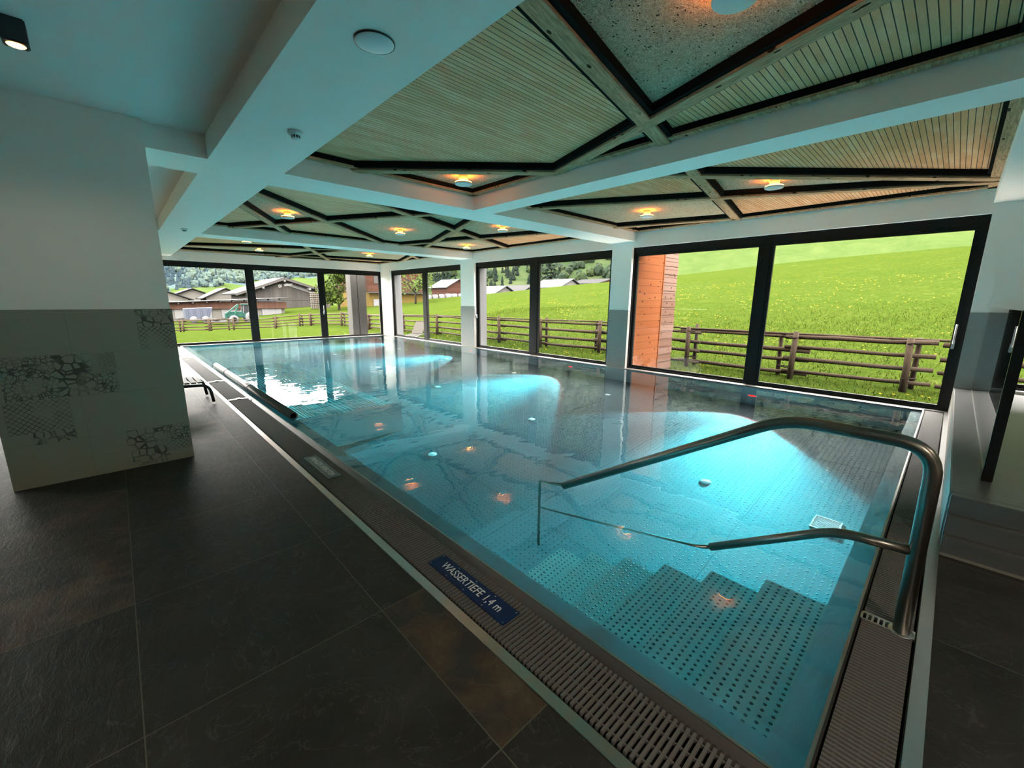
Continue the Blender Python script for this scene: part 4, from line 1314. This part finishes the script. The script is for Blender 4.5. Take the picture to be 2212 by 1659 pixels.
# tractor with mower
def tractor():
    MAT['tgreen'] = plain('tractor_green', ex(0.045, 0.16, 0.125), .4, spec=0.03)
    MAT['tyre'] = plain('tyre_rubber', (0.02, 0.02, 0.022), .8)
    MAT['hub'] = plain('pale_hub', ex(0.22, 0.22, 0.20), .5, spec=0.03)
    gz = terrain(11, 60)
    r = tag(empty('tractor', (11.2, 60.5, gz)), 'green tractor with front mower parked before the shed', 'tractor')
    def wheel(x, y, rad, wd):
        t = MB().lathe([(rad * .55, -wd / 2), (rad * .95, -wd / 2), (rad, -wd / 4), (rad, wd / 4), (rad * .95, wd / 2), (rad * .55, wd / 2)], (x, y, gz + rad), 24, axis='y').build('wheel', 'tyre', r)
        MB().lathe([(0, -wd / 2 - .02), (rad * .36, -wd / 2 - .02), (rad * .42, -wd / 2 + .02), (rad * .54, -wd / 2 + .10), (rad * .56, wd / 2), (0, wd / 2)], (x, y, gz + rad), 20, axis='y').build('hub', 'hub', t)
    for y in (59.6, 61.2):
        wheel(12.2, y, .72, .42)
        wheel(10.3, y, .50, .32)
    MB().bevbox(9.7, 11.5, 60.05, 60.75, gz + .75, gz + 1.45, .08).bevbox(9.55, 9.75, 60.1, 60.7, gz + .6, gz + 1.25, .04).build('bonnet', 'tgreen', r)
    MB().bevbox(11.4, 12.7, 59.85, 60.95, gz + .65, gz + 1.25, .06).build('body', 'tgreen', r)
    c = MB()
    for x, y in ((11.4, 59.9), (12.7, 59.9), (11.4, 60.9), (12.7, 60.9)):
        c.obox((x, y, gz + 1.2), (x + .05, y, gz + 2.25), .07, .07, (1, 0, 0))
    c.build('cab_pillars', 'tyre', r)
    MB().box(11.43, 12.7, 59.92, 60.88, gz + 1.25, gz + 2.2).build('cab_glass', 'win_dark', r)
    MB().bevbox(11.25, 12.9, 59.75, 61.05, gz + 2.22, gz + 2.36, .05).build('cab_roof', 'tgreen', r)
    MB().obox((10.4, 59.8, gz + .9), (10.9, 59.8, gz + 2.3), .16, .16, (0, 1, 0)).obox((10.9, 59.8, gz + 2.3), (9.6, 59.8, gz + 1.2), .14, .14, (0, 1, 0)).build('loader_arm', 'tgreen', r)
    MB().bevbox(8.0, 9.5, 59.4, 61.4, gz + .15, gz + .5, .05).build('mower_deck', 'tyre', r)
    for y in (59.5, 60.4, 61.3):
        MB().lathe([(0, 0), (.35, 0), (.38, .05), (0, .1)], (8.5, y, gz + .5), 16).build('mower_disc', 'hub', r)
tractor()
def trailer():
    MAT['tblue'] = plain('grey_blue_sheet', ex(0.16, 0.18, 0.24), .5, spec=0.03)
    gz = terrain(7, 66)
    r = tag(empty('trailer', (7.6, 66, gz)), 'grey-blue tipping trailer left of the tractor', 'trailer')
    t = MB().prism([(6.2, 65.2, gz + .55), (8.6, 65.2, gz + .55), (9.1, 65.2, gz + 1.9), (6.2, 65.2, gz + 1.75)], (0, 1.8, 0))
    t.build('tub', 'tblue', r)
    ribs = MB()
    for x in (6.4, 7.1, 7.8, 8.5):
        ribs.box(x, x + .1, 65.1, 65.2, gz + .5, gz + 1.75)
    ribs.build('rib', 'tblue', r)
    for x in (7.0, 8.2):
        MB().lathe([(0, -.15), (.38, -.15), (.42, 0), (.38, .15), (0, .15)], (x, 65.0, gz + .42), 20, axis='y').build('wheel', 'tyre', r)
    MB().obox((6.2, 66, gz + .6), (5.0, 66, gz + .45), .12, .12).build('drawbar', 'fascia', r)
trailer()
# stacked log bundles beside the barn
def bundles():
    k = 0
    labels = ['log bundle in the lower row by the barn corner, left one', 'log bundle in the lower row by the barn corner, right one', 'log bundle in the middle row of the stack, left one', 'log bundle in the middle row of the stack, right one', 'log bundle topmost left of the stack by the barn', 'log bundle topmost right of the stack by the barn']
    gz = terrain(26, 75)
    for row in range(3):
        for c in range(2):
            x, z = 25.0 + c * 1.55, gz + row * .95
            r = tag(empty('log_bundle', (x, 74.5, z)), labels[k], 'log bundle', 'log bundles stacked by the barn')
            lg_ = MB()
            for i in range(5):
                for j in range(3):
                    rr = .13
                    yy = 74.5 + random.uniform(-.03, .03)
                    lg_.tube([(x - .55 + i * .28, yy, z + .16 + j * .29), (x - .55 + i * .28, yy + 1.2, z + .16 + j * .29)], rr, 8)
            lg_.build('logs', 'log_end', r)
            MB().box(x - .74, x + .74, 74.75, 74.85, z + .88, z + .93).box(x - .74, x - .70, 74.75, 74.85, z, z + .9).box(x + .70, x + .74, 74.75, 74.85, z, z + .9).build('strap', 'fascia', r)
            k += 1
bundles()
# silage bales on the crest
def bales():
    lbl = ['white wrapped bale leftmost of the row, lying highest', 'white wrapped bale second from the left of the row', 'white wrapped bale third from the left of the row', 'white wrapped bale in the middle of the row', 'white wrapped bale just left of the chalet terrace', 'white wrapped bale below the chalet', 'white wrapped bale rightmost of the row']
    for k in range(7):
        az = math.radians(31.4 + k * .85)
        R = 106 + k * .3
        x, y = R * math.sin(az), R * math.cos(az)
        z = terrain(min(x, 60), y) - (.1 if x < 60 else (x - 60) * .02)
        z = max(z, terrain(x, y) - .1)
        b = MB().lathe([(0, 0), (.50, .0), (.66, .08), (.72, .4), (.72, .9), (.66, 1.18), (.5, 1.26), (0, 1.26)], (x, y, z), 16)
        tag(b.build('silage_bale', 'bale'), lbl[k], 'hay bale', 'wrapped bales below the chalet')
bales()
# closed parasol by the farmhouse
pr = tag(empty('closed_parasol', (40.6, 73, 1.0)), 'closed white parasol beside the ochre house wall', 'parasol')
gzz = terrain(40.6, 73)
pr.location = (40.6, 73, gzz)
MB().tube([(40.6, 73, gzz), (40.6, 73, gzz + 3.3)], .04, 8).build('pole', 'fascia', pr)
MB().lathe([(.02, 1.1), (.18, 1.3), (.34, 2.2), (.30, 3.0), (.05, 3.4), (0, 3.42)], (40.6, 73, gzz), 14).build('canopy', 'white_ext', pr)

# ------------------------------------------------------------------ trees
MAT['leaf_a'] = plain('spring_leaves', ex(0.105, 0.165, 0.025), .8, 0, .5, 1.5, spec=0.03)
MAT['leaf_b'] = plain('mid_leaves', ex(0.070, 0.115, 0.035), .8, 0, .5, 1.5, spec=0.03)
MAT['needle'] = plain('spruce_needles', ex(0.014, 0.028, 0.020), .8, 0, .3, 2.0, spec=0.03)
MAT['leaf_dark'] = plain('dark_leaves', ex(0.045, 0.070, 0.025), .8, 0, .5, .3, spec=0.03)  # darker leaf green, given to some crowns at random
MAT['needle_light'] = plain('larch_needles', ex(0.034, 0.058, 0.032), .8, 0, .3, 2.0, spec=0.03)
MAT['bark'] = plain('tree_bark', ex(0.075, 0.06, 0.048), .9, spec=0.03)
def leaf_cloud(mb, n, fn, size):
    for _ in range(n):
        c = Vector(fn())
        a = Vector((random.gauss(0, 1), random.gauss(0, 1), random.gauss(0, 1))).normalized()
        b = a.orthogonal().normalized()
        s = size * random.uniform(.6, 1.3)
        mb.add([c - a * s, c + b * s * .6, c + a * s, c - b * s * .6], [(0, 1, 2, 3)])
def bushy_tree(name, label, x, y, h, rad, leaf, trunk_h, n=900, size=.28, cat='tree'):
    gz = terrain(x, y) - .1
    r = tag(empty(name, (x, y, gz)), label, cat)
    tk = MB().tube([(x, y, gz), (x + .05, y, gz + trunk_h), (x, y, gz + h * .75)], [.05 * h ** .7, .04 * h ** .7, .01], 8)
    for k in range(7):
        a = 2 * PI * k / 7
        z0 = gz + trunk_h + (h - trunk_h) * .12 * (k % 4)
        tk.tube([(x, y, z0), (x + rad * .5 * math.cos(a), y + rad * .5 * math.sin(a), z0 + h * .18), (x + rad * .85 * math.cos(a), y + rad * .85 * math.sin(a), z0 + h * .3)], [.03 * h ** .6, .02 * h ** .6, .008], 6)
    tk.build('trunk', 'bark', r)
    lf = MB()
    blobs = [(random.gauss(0, rad * .45), random.gauss(0, rad * .45), random.uniform(trunk_h + .12 * h, h * .92), rad * random.uniform(.3, .5)) for _ in range(16)]
    def fn():
        bx_, by_, bz_, br = random.choice(blobs)
        v = Vector((random.gauss(0, 1), random.gauss(0, 1), random.gauss(0, 1))).normalized() * br * random.uniform(.5, 1)
        return (x + bx_ + v.x, y + by_ + v.y, gz + bz_ + v.z * .9)
    leaf_cloud(lf, n, fn, size)
    lf.build('foliage', leaf, r, fix=False)
    return r
def conifer(name, label, x, y, h, rad, mat='needle', zb=None):
    gz = (terrain(x, y) - .1) if zb is None else zb
    r = tag(empty(name, (x, y, gz)), label, 'tree')
    MB().tube([(x, y, gz), (x, y, gz + h * .95)], [.02 * h, .005], 7).build('trunk', 'bark', r)
    lf = MB()
    L = 13
    for i in range(L):
        t = i / (L - 1)
        z = gz + h * (.12 + .86 * t)
        rr = rad * (1 - t) ** .9 + .12
        n = 11
        for k in range(n):
            a = 2 * PI * (k + .5 * (i % 2)) / n + random.uniform(-.15, .15)
            q = rr * random.uniform(.75, 1.1)
            d = Vector((math.cos(a), math.sin(a), 0))
            s = Vector((-d.y, d.x, 0)) * q * .28
            c = Vector((x, y, z))
            tip = c + d * q - Vector((0, 0, q * .38))
            mid = c + d * q * .55 - Vector((0, 0, q * .12))
            lf.add([c, mid + s, tip, mid - s, mid + Vector((0, 0, -.18 * q))], [(0, 1, 2), (0, 2, 3), (1, 4, 2), (3, 2, 4)])
    lf.build('foliage', mat, r, fix=False)
bushy_tree('garden_tree', 'dense bright green tree left of the concrete column', 24.6, 64, 6.6, 2.7, 'leaf_a', .8, 2200, .26)
bushy_tree('apple_tree', 'light apple tree with bent trunk beside the ochre wall', 31.8, 54, 5.0, 2.9, 'leaf_a', 1.7, 800, .21)
bushy_tree('bare_tree', 'thin sparse tree on the hillside right of the dark spruce', 118, 92, 14, 4.0, 'leaf_b', 5.0, 260, .35)
bushy_tree('hillside_shrub', 'rounded green shrub tree on the hillside over the pale roof', 104, 108.5, 10, 4.2, 'leaf_b', 2.0, 900, .4)
conifer('spruce', 'dark bushy spruce on the crest behind the middle window', 111, 98, 16.5, 5.6, zb=1.0)
conifer('spruce', 'tall dark spruce standing behind the bright garden tree, left', 40.9, 118, 13, 1.3)
conifer('spruce', 'tall dark spruce standing behind the bright garden tree, right', 43.6, 118, 13.6, 1.3)

# ------------------------------------------------------------------ mountain sides
AZ = [-75, -40, -10, 0, 8, 14, 20, 30, 42, 55, 70, 90, 115, 150]
EM = [7, 8, 9, 9.5, 9.0, 9.8, 12, 17, 22, 26, 28, 28, 26, 20]
def mtn_z(az, r, r0=150., r1=460.):
    t = max(0, (r - r0) / (r1 - r0))
    em = float(np.interp(az, AZ, EM)) + .5 * math.sin(az * .9) + .35 * math.sin(az * 2.3 + 1)
    e0 = -2.2 if az > 26 else -1.0
    el = e0 + (em - e0) * t ** .62 + .45 * math.sin(az * .55 + r * .02) * t * (1 - t) * 3
    return 1.5 + r * math.tan(math.radians(el)), el
MAT['forest'] = m_hill('forest_floor', [(0.32, (0.008, 0.017, 0.012)), (0.48, (0.018, 0.032, 0.020)), (0.62, (0.035, 0.052, 0.028)), (0.78, (0.065, 0.082, 0.045))], .055)
MAT['forest_far'] = m_hill('hazed_forest_floor', [(0.32, (0.075, 0.125, 0.165)), (0.48, (0.115, 0.175, 0.205)), (0.62, (0.155, 0.215, 0.19)), (0.78, (0.26, 0.32, 0.28))], .03)  # distance haze put into the colour: lighter and bluer than the right-hand forest
MAT['crown_far'] = m_hill('hazed_crowns', [(0.3, (0.085, 0.130, 0.145)), (0.5, (0.125, 0.180, 0.165)), (0.7, (0.20, 0.26, 0.17))], .05, 0)  # crown colours paled towards blue for distance haze
MAT['spruce_far'] = m_hill('hazed_spruce', [(0.3, (0.050, 0.085, 0.115)), (0.7, (0.085, 0.130, 0.150))], .02, 0)  # spruce green lightened and blued, haze painted in
MAT['pasture'] = m_hill('rough_pasture', [(0.3, (0.040, 0.075, 0.035)), (0.5, (0.085, 0.130, 0.055)), (0.7, (0.14, 0.17, 0.08))], .045)
MAT['upper_meadow'] = m_hill('upper_meadow_turf', [(0.3, (0.090, 0.150, 0.042)), (0.5, (0.115, 0.175, 0.052)), (0.7, (0.145, 0.195, 0.062))], .12, .5)
def zone(az, el):
    if az > 62 and el < 5.2 + (az - 62) * .55 and el < 8.4 + .6 * math.sin(az * .4):
        return 2
    if 26 < az <= 66 and el < 6.0 + (az - 26) * .02:
        return 1
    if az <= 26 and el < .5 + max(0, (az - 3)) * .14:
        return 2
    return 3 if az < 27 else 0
def mountain():
    azs = np.arange(-75, 151, 1.5)
    rs = np.concatenate([np.arange(150, 260, 8), np.arange(260, 461, 20)])
    vs, fs, mi = [], [], []
    for a in azs:
        for r in rs:
            z, _ = mtn_z(a, r)
            q = math.radians(a)
            vs.append((r * math.sin(q), r * math.cos(q), z))
    n = len(rs)
    mb = MB()
    for i in range(len(azs) - 1):
        for j in range(n - 1):
            k = i * n + j
            fs.append((k, k + n, k + n + 1, k + 1))
            am, rm = azs[i] + .75, (rs[j] + rs[j + 1]) / 2
            mi.append(zone(am, mtn_z(am, rm)[1]))
    mb.add(vs, fs, 0, True)
    mb.mi = mi
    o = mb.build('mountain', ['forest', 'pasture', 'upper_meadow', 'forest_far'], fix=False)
    struct(o, 'wooded mountain sides closing off the valley', 'mountain')
    # forest: rounded crowns and spruces
    ico = bmesh.new()
    bmesh.ops.create_icosphere(ico, subdivisions=2, radius=1)
    ico.verts.index_update()
    iv = [v.co.copy() for v in ico.verts]
    fi = [tuple(v.index for v in f.verts) for f in ico.faces]
    ico.free()
    tr = MB()
    cnt = 0
    while cnt < 9000:
        az = random.uniform(-8, 27) if cnt % 2 else random.uniform(27, 112)
        t = random.random() ** 1.3
        r = 165 + t * 290
        z, el = mtn_z(az, r)
        zn = zone(az, el)
        if zn == 2 or (zn == 1 and random.random() > .55):
            continue
        q = math.radians(az)
        x, y = r * math.sin(q), r * math.cos(q)
        s = random.uniform(.7, 1.25) * (1.0 + (r - 165) / 420) * (.50 if zn == 1 else (.30 if az < 27 else .80))
        dark = math.sin(az * .45) + math.sin(r * .035 + az * .2) + random.gauss(0, .8) > (.95 if az < 27 else .2)
        if dark:
            h, w_ = 9.5 * s, 2.1 * s
            k = 6
            ring = [(x + w_ * math.cos(2 * PI * j / k), y + w_ * math.sin(2 * PI * j / k), z) for j in range(k)]
            ring2 = [(x + w_ * .62 * math.cos(2 * PI * j / k + .4), y + w_ * .62 * math.sin(2 * PI * j / k + .4), z + h * .42) for j in range(k)]
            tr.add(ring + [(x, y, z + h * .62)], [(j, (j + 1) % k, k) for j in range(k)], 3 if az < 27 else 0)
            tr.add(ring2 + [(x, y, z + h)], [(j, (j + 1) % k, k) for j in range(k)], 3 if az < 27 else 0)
        else:
            w_ = 3.3 * s
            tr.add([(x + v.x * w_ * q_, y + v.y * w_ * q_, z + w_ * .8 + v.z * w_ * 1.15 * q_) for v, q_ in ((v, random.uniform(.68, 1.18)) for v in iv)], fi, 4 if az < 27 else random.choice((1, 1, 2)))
        cnt += 1
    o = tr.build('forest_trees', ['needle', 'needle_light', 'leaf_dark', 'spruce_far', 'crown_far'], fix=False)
    tag(o, 'distant mixed forest covering the mountain sides', 'forest', kind='stuff')
mountain()
